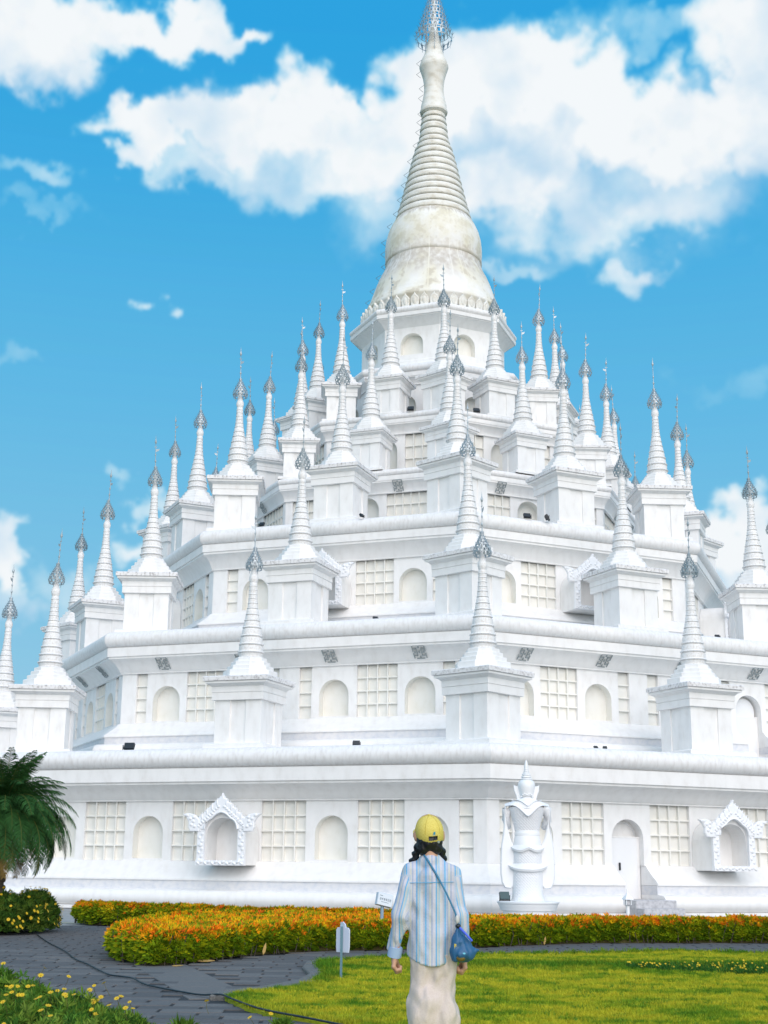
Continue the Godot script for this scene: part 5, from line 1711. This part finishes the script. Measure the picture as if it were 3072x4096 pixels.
func build_signs() -> void:
	# small board on a post, leaning, with a line of six characters
	var o := thing("garden_sign", "pale blue notice board on a post in the hedge", "sign", P3(0.05, 0, 25.4), 0.0)
	var st := begin()
	tube(st, [Vector3(0.02, 0.0, 0), Vector3(-0.01, 0.4, 0), Vector3(0.0, 0.72, 0)], [0.032, 0.032, 0.032], 10)
	part(o, "post", st.commit(), M.sign_post)
	var b := part(o, "board", box(Vector3(0.3, 0.22, 0.09), 0.008), M.sign_body, Vector3(0.03, 0.79, 0.0))
	b.rotation = Vector3(-0.1, 0.45, -0.22)
	part(b, "face", box(Vector3(0.285, 0.205, 0.006), 0.002), M.sign_face, Vector3(0, 0, 0.047))
	# strokes of the characters: (x, y, width, height) inside a unit cell
	var glyphs := [
		[[0.1, 0.5, 0.06, 1.0], [0.25, 0.75, 0.34, 0.08], [0.62, 0.9, 0.5, 0.08], [0.62, 0.62, 0.5, 0.08], [0.62, 0.34, 0.5, 0.08], [0.42, 0.6, 0.08, 0.6], [0.85, 0.6, 0.08, 0.6], [0.62, 0.08, 0.6, 0.1]],
		[[0.3, 0.5, 0.08, 1.0], [0.3, 0.75, 0.4, 0.08], [0.15, 0.45, 0.1, 0.3], [0.7, 0.55, 0.08, 0.9], [0.7, 0.6, 0.5, 0.08], [0.7, 0.9, 0.4, 0.08]],
		[[0.5, 0.9, 0.9, 0.08], [0.5, 0.5, 0.08, 0.9], [0.3, 0.62, 0.1, 0.3], [0.7, 0.62, 0.1, 0.3], [0.5, 0.4, 0.8, 0.08], [0.25, 0.15, 0.12, 0.3], [0.75, 0.15, 0.12, 0.3]],
		[[0.15, 0.5, 0.08, 0.9], [0.45, 0.9, 0.5, 0.08], [0.45, 0.62, 0.5, 0.08], [0.65, 0.3, 0.6, 0.1], [0.5, 0.4, 0.08, 0.8], [0.85, 0.5, 0.08, 0.7]],
		[[0.5, 0.95, 0.9, 0.08], [0.5, 0.05, 0.9, 0.08], [0.5, 0.5, 0.08, 0.9], [0.25, 0.5, 0.08, 0.5], [0.75, 0.5, 0.3, 0.08]],
		[[0.12, 0.5, 0.08, 1.0], [0.88, 0.5, 0.08, 1.0], [0.5, 0.95, 0.8, 0.08], [0.5, 0.05, 0.8, 0.08], [0.5, 0.5, 0.6, 0.08], [0.5, 0.3, 0.08, 0.4], [0.5, 0.72, 0.5, 0.08]]]
	st = begin()
	for i in 6:
		for q in glyphs[i]:
			box_st(st, Vector3(-0.108 + i * 0.038 + q[0] * 0.032, -0.018 + q[1] * 0.042, 0.0515), Vector3(q[2] * 0.032, q[3] * 0.042, 0.002))
	for i in 5:
		box_st(st, Vector3(-0.108 + i * 0.011, 0.06, 0.0515), Vector3(0.007, 0.01, 0.002))
	for i in 16:
		box_st(st, Vector3(-0.075 + i * 0.0095, -0.045, 0.0515), Vector3(0.006, 0.007, 0.002))
	part(b, "lettering", st.commit(), M.sign_ink)
	# shaped board seen from behind
	var s := thing("shaped_sign", "white shaped board on a thin post, seen from behind on the lawn", "sign", P3(-0.45, 0.0, 17.35), 0.0)
	st = begin()
	box_st(st, Vector3(0, 0.32, 0), Vector3(0.028, 0.64, 0.028))
	part(s, "post", st.commit(), M.post_teal)
	st = begin()
	extrude(st, PackedVector2Array([Vector2(-0.1, 0.34), Vector2(0.1, 0.34), Vector2(0.11, 0.4), Vector2(0.11, 0.6), Vector2(0.09, 0.625), Vector2(0.05, 0.63), Vector2(0.04, 0.665), Vector2(0.0, 0.695), Vector2(-0.04, 0.665), Vector2(-0.05, 0.63), Vector2(-0.09, 0.625), Vector2(-0.11, 0.6), Vector2(-0.11, 0.4)]), -0.03, -0.016, 0.003)
	var bd := part(s, "board", st.commit(), M.sign_back)
	bd.rotation.y = -0.75
	st = begin()
	box_st(st, Vector3(0, 0.52, -0.005), Vector3(0.034, 0.34, 0.012))
	part(s, "bracket", st.commit(), M.sign_post)

# ------------------------------------------------------------------ person
# bones: [a, b, radius at a, radius at b]; meshed as surface nets; clip(p) > 0 cuts away
func skin(bones: Array, cell: float, k: float, fold := 0.0, freq := 8.0, clip = null, uvf = null, sd := 1, stretch := Vector3.ONE) -> Array:
	var lo := Vector3.ONE * 1e9
	var hi := -lo
	for b in bones:
		var r: float = maxf(b[2], b[3]) + k + cell * 2.0
		lo = lo.min(b[0] - Vector3.ONE * r).min(b[1] - Vector3.ONE * r)
		hi = hi.max(b[0] + Vector3.ONE * r).max(b[1] + Vector3.ONE * r)
	var nx := int((hi.x - lo.x) / cell) + 2
	var ny := int((hi.y - lo.y) / cell) + 2
	var nz := int((hi.z - lo.z) / cell) + 2
	var f := PackedFloat32Array()
	f.resize(nx * ny * nz)
	f.fill(1.0)
	for b in bones:
		var a: Vector3 = b[0]
		var ba: Vector3 = b[1] - a
		var bb := maxf(ba.length_squared(), 1e-9)
		var ra: float = b[2]
		var rb: float = b[3]
		var r := maxf(ra, rb) + k + cell * 2.0
		var l: Vector3 = (a.min(b[1]) - Vector3.ONE * r - lo) / cell
		var h: Vector3 = (a.max(b[1]) + Vector3.ONE * r - lo) / cell
		for z in range(maxi(0, int(l.z)), mini(nz, int(h.z) + 2)):
			for y in range(maxi(0, int(l.y)), mini(ny, int(h.y) + 2)):
				for x in range(maxi(0, int(l.x)), mini(nx, int(h.x) + 2)):
					var p := lo + Vector3(x, y, z) * cell - a
					var t := clampf(p.dot(ba) / bb, 0.0, 1.0)
					var d := ((p - ba * t) * stretch).length() - lerpf(ra, rb, t)
					var i := (z * ny + y) * nx + x
					var e := f[i]
					var hh := maxf(k - absf(e - d), 0.0) / k
					f[i] = minf(e, d) - hh * hh * k * 0.25
	if fold > 0.0 or clip != null:
		var nzs := FastNoiseLite.new()
		nzs.seed = sd
		nzs.frequency = freq
		nzs.fractal_octaves = 2
		for z in nz:
			for y in ny:
				for x in nx:
					var i := (z * ny + y) * nx + x
					if f[i] < 0.06:
						var p := lo + Vector3(x, y, z) * cell
						if fold > 0.0:
							f[i] += fold * nzs.get_noise_3d(p.x * 1.6, p.y * 0.8, p.z * 1.6)
						if clip != null:
							f[i] = maxf(f[i], clip.call(p))
	var vid := {}
	var vs := PackedVector3Array()
	var ns := PackedVector3Array()
	var uvs := PackedVector2Array()
	var ids := PackedInt32Array()
	var off := [0, 1, nx, nx + 1, nx * ny, nx * ny + 1, nx * ny + nx, nx * ny + nx + 1]
	var corner := [Vector3(0, 0, 0), Vector3(1, 0, 0), Vector3(0, 1, 0), Vector3(1, 1, 0), Vector3(0, 0, 1), Vector3(1, 0, 1), Vector3(0, 1, 1), Vector3(1, 1, 1)]
	var edges := [[0, 1], [2, 3], [4, 5], [6, 7], [0, 2], [1, 3], [4, 6], [5, 7], [0, 4], [1, 5], [2, 6], [3, 7]]
	for z in nz - 1:
		for y in ny - 1:
			for x in nx - 1:
				var i := (z * ny + y) * nx + x
				var neg := 0
				for c in 8:
					if f[i + off[c]] < 0.0:
						neg += 1
				if neg == 0 or neg == 8:
					continue
				var sum := Vector3.ZERO
				var cnt := 0
				for e in edges:
					var va := f[i + off[e[0]]]
					var vb := f[i + off[e[1]]]
					if (va < 0.0) != (vb < 0.0):
						sum += corner[e[0]].lerp(corner[e[1]], va / (va - vb))
						cnt += 1
				var p := lo + (Vector3(x, y, z) + sum / cnt) * cell
				var g := Vector3(f[i + 1] + f[i + off[3]] + f[i + off[5]] + f[i + off[7]] - f[i] - f[i + off[2]] - f[i + off[4]] - f[i + off[6]],
					f[i + off[2]] + f[i + off[3]] + f[i + off[6]] + f[i + off[7]] - f[i] - f[i + 1] - f[i + off[4]] - f[i + off[5]],
					f[i + off[4]] + f[i + off[5]] + f[i + off[6]] + f[i + off[7]] - f[i] - f[i + 1] - f[i + off[2]] - f[i + off[3]])
				vid[i] = vs.size()
				vs.append(p)
				ns.append(g.normalized())
				uvs.append(uvf.call(p) if uvf != null else Vector2.ZERO)
	var step := [1, nx, nx * ny]
	for z in range(1, nz - 1):
		for y in range(1, ny - 1):
			for x in range(1, nx - 1):
				var i := (z * ny + y) * nx + x
				for ax in 3:
					var va := f[i]
					var vb := f[i + step[ax]]
					if (va < 0.0) == (vb < 0.0):
						continue
					var u: int = step[(ax + 1) % 3]
					var w: int = step[(ax + 2) % 3]
					if not (vid.has(i) and vid.has(i - u) and vid.has(i - w) and vid.has(i - u - w)):
						continue
					var q := [vid[i - u - w], vid[i - w], vid[i], vid[i - u]]
					if va < 0.0:
						ids.append_array([q[0], q[2], q[1], q[0], q[3], q[2]])
					else:
						ids.append_array([q[0], q[1], q[2], q[0], q[2], q[3]])
	return [vs, ns, uvs, ids]

func skin_mesh(list: Array) -> ArrayMesh:
	var vs := PackedVector3Array()
	var ns := PackedVector3Array()
	var uvs := PackedVector2Array()
	var ids := PackedInt32Array()
	for s in list:
		var b := vs.size()
		vs.append_array(s[0])
		ns.append_array(s[1])
		uvs.append_array(s[2])
		for i in s[3]:
			ids.append(i + b)
	var a := []
	a.resize(Mesh.ARRAY_MAX)
	a[Mesh.ARRAY_VERTEX] = vs
	a[Mesh.ARRAY_NORMAL] = ns
	a[Mesh.ARRAY_TEX_UV] = uvs
	a[Mesh.ARRAY_INDEX] = ids
	var m := ArrayMesh.new()
	m.add_surface_from_arrays(Mesh.PRIMITIVE_TRIANGLES, a)
	return m

func hand_bones(w: Vector3, sg: float) -> Array:
	# relaxed hand hanging from wrist w; sg = -1 left hand, palm towards the thigh
	var inn := -sg
	var o := []
	var root := w + Vector3(0, -0.012, 0)
	for i in 4:
		var dz := -0.028 + 0.019 * i
		var kn := w + Vector3(sg * 0.006, -0.062 + 0.004 * absf(i - 1.2), dz - 0.006)
		o.append([root + Vector3(0, 0, dz * 0.55), kn, 0.0145, 0.0125])
		var l: float = [1.0, 1.1, 1.0, 0.8][i]
		var p1 := kn + Vector3(inn * 0.018, -0.024 * l, -0.006)
		var p2 := p1 + Vector3(inn * 0.02, 0.004, -0.004)
		var p3 := p2 + Vector3(inn * 0.004, 0.018 * l, 0.0)
		o.append([kn, p1, 0.0112, 0.0098])
		o.append([p1, p2, 0.0098, 0.009])
		o.append([p2, p3, 0.009, 0.008])
	var t0 := w + Vector3(inn * 0.008, -0.03, -0.022)
	var t1 := t0 + Vector3(inn * 0.014, -0.024, -0.02)
	var t2 := t1 + Vector3(inn * 0.012, -0.02, 0.008)
	o.append([w + Vector3(0, -0.005, -0.008), t0, 0.016, 0.014])
	o.append([t0, t1, 0.0135, 0.0105])
	o.append([t1, t2, 0.0105, 0.0085])
	o.append([w + Vector3(0, 0.05, 0.004), w + Vector3(0, -0.02, 0), 0.024, 0.021])
	return o

func build_person() -> void:
	var o := thing("person", "person in yellow cap, striped blue shirt and beige trousers, seen from behind", "person", Vector3(0.305, 0, -8.3))
	var V := func(x: float, y: float, z: float) -> Vector3: return Vector3(x, y, z)
	var wl := Vector3(-0.214, 0.822, -0.02)
	var wr := Vector3(0.182, 0.822, 0.0)
	var sl := Vector3(-0.127, 1.288, 0.0)
	var sr := Vector3(0.118, 1.284, 0.0)
	var el := Vector3(-0.178, 1.05, 0.03)
	var er := Vector3(0.156, 1.05, 0.03)
	# body: head to feet in one skin
	var body := [
		[V.call(-0.018, 1.475, -0.005), V.call(-0.02, 1.545, -0.012), 0.07, 0.078], [V.call(-0.018, 1.46, -0.045), V.call(-0.02, 1.52, -0.05), 0.045, 0.05], [V.call(-0.012, 1.36, 0.01), V.call(-0.018, 1.46, 0.0), 0.05, 0.047],
		[V.call(-0.09, 1.285, 0.0), V.call(0.08, 1.28, 0.0), 0.03, 0.03], [V.call(-0.045, 1.24, 0), V.call(-0.045, 0.95, 0), 0.05, 0.05], [V.call(0.045, 1.24, 0), V.call(0.045, 0.95, 0), 0.05, 0.05],
		[V.call(-0.04, 0.9, 0), V.call(0.04, 0.9, 0), 0.05, 0.05], [V.call(-0.055, 0.86, 0), V.call(-0.058, 0.48, 0), 0.05, 0.045], [V.call(-0.058, 0.48, 0), V.call(-0.06, 0.1, 0.02), 0.045, 0.034],
		[V.call(0.055, 0.86, 0), V.call(0.06, 0.48, 0), 0.05, 0.045], [V.call(0.06, 0.48, 0), V.call(0.062, 0.1, 0.02), 0.045, 0.034], [V.call(-0.065, 0.07, 0.03), V.call(-0.07, 0.04, -0.12), 0.036, 0.03], [V.call(0.065, 0.07, 0.03), V.call(0.07, 0.04, -0.12), 0.036, 0.03],
		[sl, el, 0.03, 0.025], [el, wl, 0.025, 0.02], [sr, er, 0.03, 0.025], [er, wr, 0.025, 0.02],
		[V.call(-0.02, 1.5, -0.1), V.call(-0.02, 1.485, -0.115), 0.012, 0.013], [V.call(-0.1, 1.51, -0.005), V.call(-0.103, 1.48, 0.0), 0.013, 0.01], [V.call(0.063, 1.51, -0.005), V.call(0.066, 1.48, 0.0), 0.013, 0.01]]
	var m := mat(lin(0.52, 0.3, 0.2), 0.55)
	m.subsurf_scatter_enabled = true
	m.subsurf_scatter_strength = 0.05
	part(o, "body", skin_mesh([skin(body, 0.013, 0.03), skin(hand_bones(wl, -1.0), 0.0036, 0.006), skin(hand_bones(wr, 1.0), 0.0036, 0.006)]), m)
	# eyes and mouth, on the face turned away
	var eye := begin()
	for s in [-1.0, 1.0]:
		blob(eye, Vector3(-0.02 + s * 0.032, 1.525, -0.096), Vector3(0.012, 0.006, 0.006))
	blob(eye, Vector3(-0.02, 1.452, -0.092), Vector3(0.022, 0.006, 0.006))
	part(o, "face_features", eye.commit(), mat(lin(0.12, 0.04, 0.035), 0.5))
	# shirt: striped linen
	var stripes := Image.create(512, 8, false, Image.FORMAT_RGB8)
	var base := Color(0.8, 0.82, 0.87)
	stripes.fill(base)
	var sr2 := RandomNumberGenerator.new()
	sr2.seed = 77
	var cols := [Color(0.24, 0.6, 0.83), Color(0.62, 0.68, 0.79), Color(0.76, 0.75, 0.72), Color(0.58, 0.63, 0.75), Color(0.73, 0.72, 0.77), Color(0.2, 0.55, 0.8), Color(0.66, 0.69, 0.69), Color(0.52, 0.7, 0.81), Color(0.75, 0.74, 0.75), Color(0.63, 0.66, 0.75)]
	var x := 0
	var ci := 0
	while x < 512:
		var wd: int = [13, 24, 20, 14, 28, 12, 16, 12, 26, 18][ci % 10]
		stripes.fill_rect(Rect2i(x, 0, wd, 8), cols[ci % 10])
		x += wd
		ci += 1
	stripes.resize(170, 8, Image.INTERPOLATE_LANCZOS)
	stripes.resize(512, 8, Image.INTERPOLATE_CUBIC)
	for xx in 512:
		var j := sr2.randf_range(0.94, 1.04)
		var c := stripes.get_pixel(xx, 0).lerp(Color(0.86, 0.88, 0.92), 0.3) * j
		stripes.fill_rect(Rect2i(xx, 0, 1, 8), c)
	var sm := StandardMaterial3D.new()
	sm.albedo_texture = ImageTexture.create_from_image(stripes)
	sm.roughness = 0.85
	var weave := noise_tex(0.2, [], 256, 44, FastNoiseLite.TYPE_SIMPLEX, 3, true, 3.0)
	sm.normal_enabled = true
	sm.normal_texture = weave
	sm.normal_scale = 0.2
	sm.rim_enabled = true
	sm.rim = 0.25
	var uv := func(p: Vector3) -> Vector2:
		var u := p.x
		if p.x < -0.135 + 0.0 and p.y < 1.27:
			u = 0.31 + p.x + 0.165 * (1.305 - p.y) * 0.0 + p.z * 0.7
			u = (p.x - lerpf(sl.x, wl.x, clampf((1.305 - p.y) / 0.48, 0, 1))) + 0.3 + p.z * 0.6
		elif p.x > 0.128 and p.y < 1.27:
			u = (p.x - lerpf(sr.x, wr.x, clampf((1.305 - p.y) / 0.48, 0, 1))) + 0.57 - p.z * 0.6
		return Vector2(u / 0.31 + 0.5, p.y)
	var shirt := [
		[V.call(-0.056, 1.24, 0.0), V.call(-0.056, 0.76, 0.0), 0.074, 0.084], [V.call(0.052, 1.24, 0.0), V.call(0.054, 0.76, 0.0), 0.074, 0.084], [V.call(0.0, 1.26, 0.015), V.call(0.0, 0.76, 0.015), 0.082, 0.1],
		[V.call(-0.1, 1.305, 0.0), V.call(0.088, 1.3, 0.0), 0.042, 0.042], [V.call(-0.05, 1.345, 0.0), V.call(0.035, 1.343, 0.0), 0.036, 0.036], [V.call(-0.012, 1.36, 0.006), V.call(-0.013, 1.385, 0.0), 0.062, 0.052],
		[sl, el, 0.052, 0.047], [el, wl + Vector3(0, 0.045, 0), 0.047, 0.04], [sr, er, 0.052, 0.047], [er, wr + Vector3(0, 0.045, 0), 0.047, 0.04]]
	var hem := func(p: Vector3) -> float:
		var cut := 0.775 + 2.6 * minf(p.x * p.x, 0.03)
		return maxf(cut - p.y, (p.y - 1.392) if absf(p.x + 0.013) < 0.1 else -1.0)
	part(o, "shirt", skin_mesh([skin(shirt, 0.0105, 0.028, 0.016, 6.5, hem, uv, 3)]), sm)
	var cuffs := begin()
	for w in [[wl, el], [wr, er]]:
		var d: Vector3 = (w[0] - w[1]).normalized()
		var c: Vector3 = w[0] + Vector3(0, 0.02, 0)
		tube(cuffs, [c - d * 0.035, c - d * 0.03, c + d * 0.02, c + d * 0.024], [0.037, 0.042, 0.041, 0.036], 14)
	part(o, "cuffs", cuffs.commit(), mat(Color(0.62, 0.72, 0.85), 0.85))
	# yoke seam
	var seam := begin()
	var sp := []
	var srad := []
	for i in 15:
		var t := -1.0 + i / 7.0
		sp.append(Vector3(t * 0.125 - 0.005, 1.235 + 0.004 * t, 0.107 - 0.05 * t * t))
		srad.append(0.0022)
	tube(seam, sp, srad, 5)
	part(o, "yoke_seam", seam.commit(), mat(Color(0.4, 0.66, 0.82), 0.85))
	# trousers: wide, straight
	var legs := [
		[V.call(-0.066, 0.9, 0.0), V.call(-0.052, 0.5, 0.0), 0.072, 0.078], [V.call(0.066, 0.9, 0.0), V.call(0.06, 0.5, 0.0), 0.072, 0.078], [V.call(-0.052, 0.5, 0.0), V.call(-0.045, 0.08, 0.0), 0.078, 0.074], [V.call(0.06, 0.5, 0.0), V.call(0.06, 0.08, 0.0), 0.078, 0.076], [V.call(0.0, 0.9, 0.0), V.call(0.0, 0.6, 0.01), 0.07, 0.08]]
	var cut := func(p: Vector3) -> float: return maxf(0.05 - p.y, p.y - 0.845)
	var cloth := noise_tex(0.05, [[0.0, lin(0.56, 0.47, 0.435)], [0.5, lin(0.62, 0.535, 0.5)], [1.0, lin(0.66, 0.58, 0.55)]], 256, 41)
	part(o, "trousers", skin_mesh([skin(legs, 0.011, 0.05, 0.026, 5.5, cut, null, 8)]), mat(Color.WHITE, 0.9, cloth, Vector3(6, 6, 6)))
	for s in [-1.0, 1.0]:
		var sh := begin()
		blob(sh, Vector3(s * 0.066, 0.045, -0.06), Vector3(0.045, 0.04, 0.125), Basis(), 12, 8)
		box_st(sh, Vector3(s * 0.066, 0.012, -0.06), Vector3(0.075, 0.024, 0.22))
		part(o, "shoe", sh.commit(), mat(lin(0.6, 0.6, 0.6), 0.6))
	# hair and two plaits
	var hb := [[V.call(-0.018, 1.53, 0.0), V.call(-0.016, 1.465, 0.01), 0.068, 0.07], [V.call(-0.05, 1.47, 0.02), V.call(-0.05, 1.425, 0.022), 0.044, 0.042], [V.call(0.015, 1.47, 0.02), V.call(0.015, 1.43, 0.022), 0.044, 0.042]]
	var pl := [Vector3(-0.082, 1.435, -0.005), Vector3(-0.088, 1.415, -0.015), Vector3(-0.095, 1.395, -0.02), Vector3(-0.104, 1.375, -0.028), Vector3(-0.114, 1.355, -0.04), Vector3(-0.122, 1.333, -0.055), Vector3(-0.125, 1.305, -0.075)]
	for i in pl.size():
		hb.append([pl[i] + Vector3(0.008 * (1 if i % 2 else -1), 0, 0), pl[i] + Vector3(-0.004 * (1 if i % 2 else -1), -0.012, 0), 0.021 - 0.0012 * i, 0.019 - 0.0012 * i])
	for i in 5:
		var c := Vector3(0.052 + 0.004 * i, 1.43 - 0.02 * i, -0.01 - 0.012 * i)
		hb.append([c + Vector3(0.006 * (1 if i % 2 else -1), 0, 0), c + Vector3(0, -0.012, 0), 0.02, 0.018])
	var hc := func(p: Vector3) -> float: return p.z * -1.0 - 0.04 if p.y < 1.53 and absf(p.x + 0.018) < 0.07 and p.z < -0.03 else -1.0
	var hm := mat(lin(0.006, 0.006, 0.009), 0.42)
	part(o, "hair", skin_mesh([skin(hb, 0.007, 0.008, 0.004, 40.0, hc)]), hm)
	# cap: domed crown with an opening and a strap behind, peak in front
	var cap := Node3D.new()
	cap.name = "cap"
	cap.position = Vector3(-0.018, 1.522, 0.0)
	cap.rotation = Vector3(0.26, 0.22, 0.1)
	o.add_child(cap)
	var st := begin()
	var nu := 56
	var nv := 22
	var R := Vector3(0.083, 0.098, 0.096)
	var grid := []
	for i in nv + 1:
		var th := deg_to_rad(2.0 + 117.0 * i / nv)
		var row := []
		for k in nu:
			var a := TAU * k / nu
			var dent := 1.0 + 0.02 * sin(a * 3.0 + 1.0) * sin(th * 2.0) + 0.012 * sin(a * 7.0 + th * 5.0)
			var wide := sin(th) if th < PI * 0.5 else lerpf(1.0, sin(th), 0.25)
			row.append(Vector3(wide * sin(a), cos(th) * 0.98, wide * cos(a)) * R * dent)
		grid.append(row)
	for i in nv:
		for k in nu:
			var j := (k + 1) % nu
			var a := fposmod((k + 0.5) * TAU / nu + PI, TAU) - PI
			var half := 0.36 * sqrt(maxf(0.0, 1.0 - pow((19.6 - (i + 0.5)) / 3.4, 2.0))) if i >= 17 and i < 20 else -1.0
			if absf(a) < half:
				continue
			var n: Array = [grid[i][k], grid[i][j], grid[i + 1][j], grid[i + 1][k]]
			tri_n(st, n[0], n[1], n[2], (n[0] / R).normalized(), (n[1] / R).normalized(), (n[2] / R).normalized())
			tri_n(st, n[0], n[2], n[3], (n[0] / R).normalized(), (n[2] / R).normalized(), (n[3] / R).normalized())
	blob(st, Vector3(0, 0.099, 0), Vector3(0.008, 0.005, 0.008))
	var ym := mat(Color.WHITE, 0.85, noise_tex(0.04, [[0.0, lin(0.56, 0.44, 0.07)], [0.5, lin(0.7, 0.57, 0.13)], [1.0, lin(0.78, 0.66, 0.2)]], 256, 43), Vector3(9, 9, 9))
	part(cap, "crown", st.commit(), ym)
	st = begin()
	for k in 6:
		var line := []
		var lr := []
		for i in range(1, 17):
			line.append(grid[i][(k * nu / 6 + 5) % nu] * 1.004)
			lr.append(0.0013)
		tube(st, line, lr, 4)
	part(cap, "seams", st.commit(), mat(lin(0.5, 0.38, 0.05), 0.9))
	st = begin()
	var bp := PackedVector2Array()
	for i in 17:
		var a := PI * i / 16.0
		bp.append(Vector2(cos(a) * 0.086, sin(a) * 0.075 + 0.05))
	for i in 9:
		var a := PI - PI * i / 8.0
		bp.append(Vector2(cos(a) * 0.082, sin(a) * 0.035 + 0.045))
	extrude(st, bp, -0.003, 0.003, 0.0, Transform3D(Basis(Vector3.RIGHT, -PI / 2 + 0.25), Vector3(0, -0.03, 0)))
	part(cap, "peak", st.commit(), ym)
	st = begin()
	box_st(st, Vector3(0.032, -0.042, 0.085), Vector3(0.014, 0.014, 0.006))
	part(cap, "buckle", st.commit(), M.metal)
	st = begin()
	extrude(st, PackedVector2Array([Vector2(-0.006, -0.008), Vector2(0.007, -0.008), Vector2(0.008, 0.007), Vector2(0.002, 0.008), Vector2(-0.003, 0.004)]), 0.0, 0.003)
	var lg := part(cap, "badge", st.commit(), mat(lin(0.03, 0.3, 0.5), 0.7), Vector3(0.004, 0.014, 0.0965))
	lg.rotation.x = 0.1
	st = begin()
	box_st(st, Vector3(0, -0.012, 0.0015), Vector3(0.016, 0.003, 0.003))
	part(lg, "badge_bar", st.commit(), mat(lin(0.5, 0.55, 0.55), 0.7))
	# bag slung across the back
	var b := thing("shoulder_bag", "blue drawstring bag hanging at the person's right hip", "bag", Vector3(0.305, 0, -8.3))
	var bag := [[V.call(0.142, 0.985, 0.12), V.call(0.155, 0.91, 0.125), 0.014, 0.04], [V.call(0.155, 0.91, 0.125), V.call(0.162, 0.852, 0.125), 0.04, 0.052], [V.call(0.135, 0.855, 0.125), V.call(0.192, 0.858, 0.125), 0.04, 0.04], [V.call(0.19, 0.85, 0.125), V.call(0.255, 0.868, 0.12), 0.03, 0.006]]
	var bm := mat(lin(0.018, 0.1, 0.23), 0.5)
	part(b, "pouch", skin_mesh([skin(bag, 0.006, 0.025, 0.016, 9.0, null, null, 5)]), bm)
	var items := begin()
	blob(items, Vector3(0.155, 0.83, 0.166), Vector3(0.028, 0.02, 0.014))
	part(b, "brown_item", items.commit(), mat(lin(0.16, 0.11, 0.02), 0.6))
	items = begin()
	blob(items, Vector3(0.165, 0.853, 0.176), Vector3(0.022, 0.011, 0.009))
	part(b, "blue_item", items.commit(), mat(lin(0.15, 0.5, 0.7), 0.5))
	part(b, "yellow_tag", box(Vector3(0.017, 0.052, 0.006), 0.002), mat(lin(0.55, 0.42, 0.06), 0.7), Vector3(0.126, 0.878, 0.164))
	st = begin()
	var path := [Vector3(0.148, 1.0, 0.118), Vector3(0.125, 1.075, 0.112), Vector3(0.075, 1.18, 0.116), Vector3(0.02, 1.28, 0.106), Vector3(-0.03, 1.36, 0.075), Vector3(-0.055, 1.396, 0.03), Vector3(-0.062, 1.388, -0.03), Vector3(-0.03, 1.3, -0.095), Vector3(0.06, 1.12, -0.115), Vector3(0.15, 0.98, -0.07), Vector3(0.185, 0.94, 0.04), Vector3(0.16, 0.97, 0.115)]
	var pr := []
	for i in path.size():
		pr.append(0.0058)
	tube(st, path, pr, 6)
	part(b, "strap", st.commit(), mat(lin(0.05, 0.2, 0.34), 0.7))
	st = begin()
	tube(st, [Vector3(0.15, 0.99, 0.15), Vector3(0.185, 0.955, 0.17), Vector3(0.218, 0.92, 0.16)], [0.007, 0.007, 0.007], 6)
	part(b, "draw_cord", st.commit(), mat(lin(0.06, 0.12, 0.7), 0.5))
	st = begin()
	blob(st, Vector3(0.138, 1.035, 0.125), Vector3(0.012, 0.025, 0.008))
	part(b, "clip", st.commit(), mat(lin(0.55, 0.55, 0.55), 0.5))
	st = begin()
	blob(st, Vector3(0.142, 0.998, 0.128), Vector3(0.016, 0.014, 0.014))
	part(b, "knot", st.commit(), M.dark)

# ------------------------------------------------------------------ scene
func _ready() -> void:
	rng.seed = 20
	# camera
	var cam := Camera3D.new()
	cam.name = "camera"
	cam.fov = 40.66
	cam.near = 0.1
	cam.far = 3000.0
	cam.transform = Transform3D(Basis(Vector3.RIGHT, 0.2536446) * Basis(Vector3.BACK, 0.0114762), Vector3(0, 1.3, 0))
	add_child(cam)
	cam.current = true
	# sky, exposure
	var env := Environment.new()
	env.background_mode = Environment.BG_SKY
	var pan := PanoramaSkyMaterial.new()
	pan.panorama = sky_texture()
	env.sky = Sky.new()
	env.sky.sky_material = pan
	env.tonemap_mode = Environment.TONE_MAPPER_LINEAR
	env.tonemap_exposure = EXPOSURE
	env.sdfgi_enabled = true
	env.ssao_enabled = true
	env.ssil_enabled = true
	var we := WorldEnvironment.new()
	we.name = "world"
	we.environment = env
	add_child(we)
	# sun behind thin cloud, high over the viewer's right shoulder
	var sun := DirectionalLight3D.new()
	sun.name = "sun"
	sun.light_color = Color(1.0, 0.935, 0.895)
	sun.light_energy = 0.5
	sun.light_angular_distance = 80.0
	sun.shadow_enabled = true
	sun.rotation_degrees = Vector3(-30.0, 15.0, 0.0)
	add_child(sun)
	materials()
	build_ground()
	build_pagoda()
	build_stupas()
	build_shrines()
	build_floodlights()
	build_wall_side()
	build_plants()
	build_signs()
	build_person()
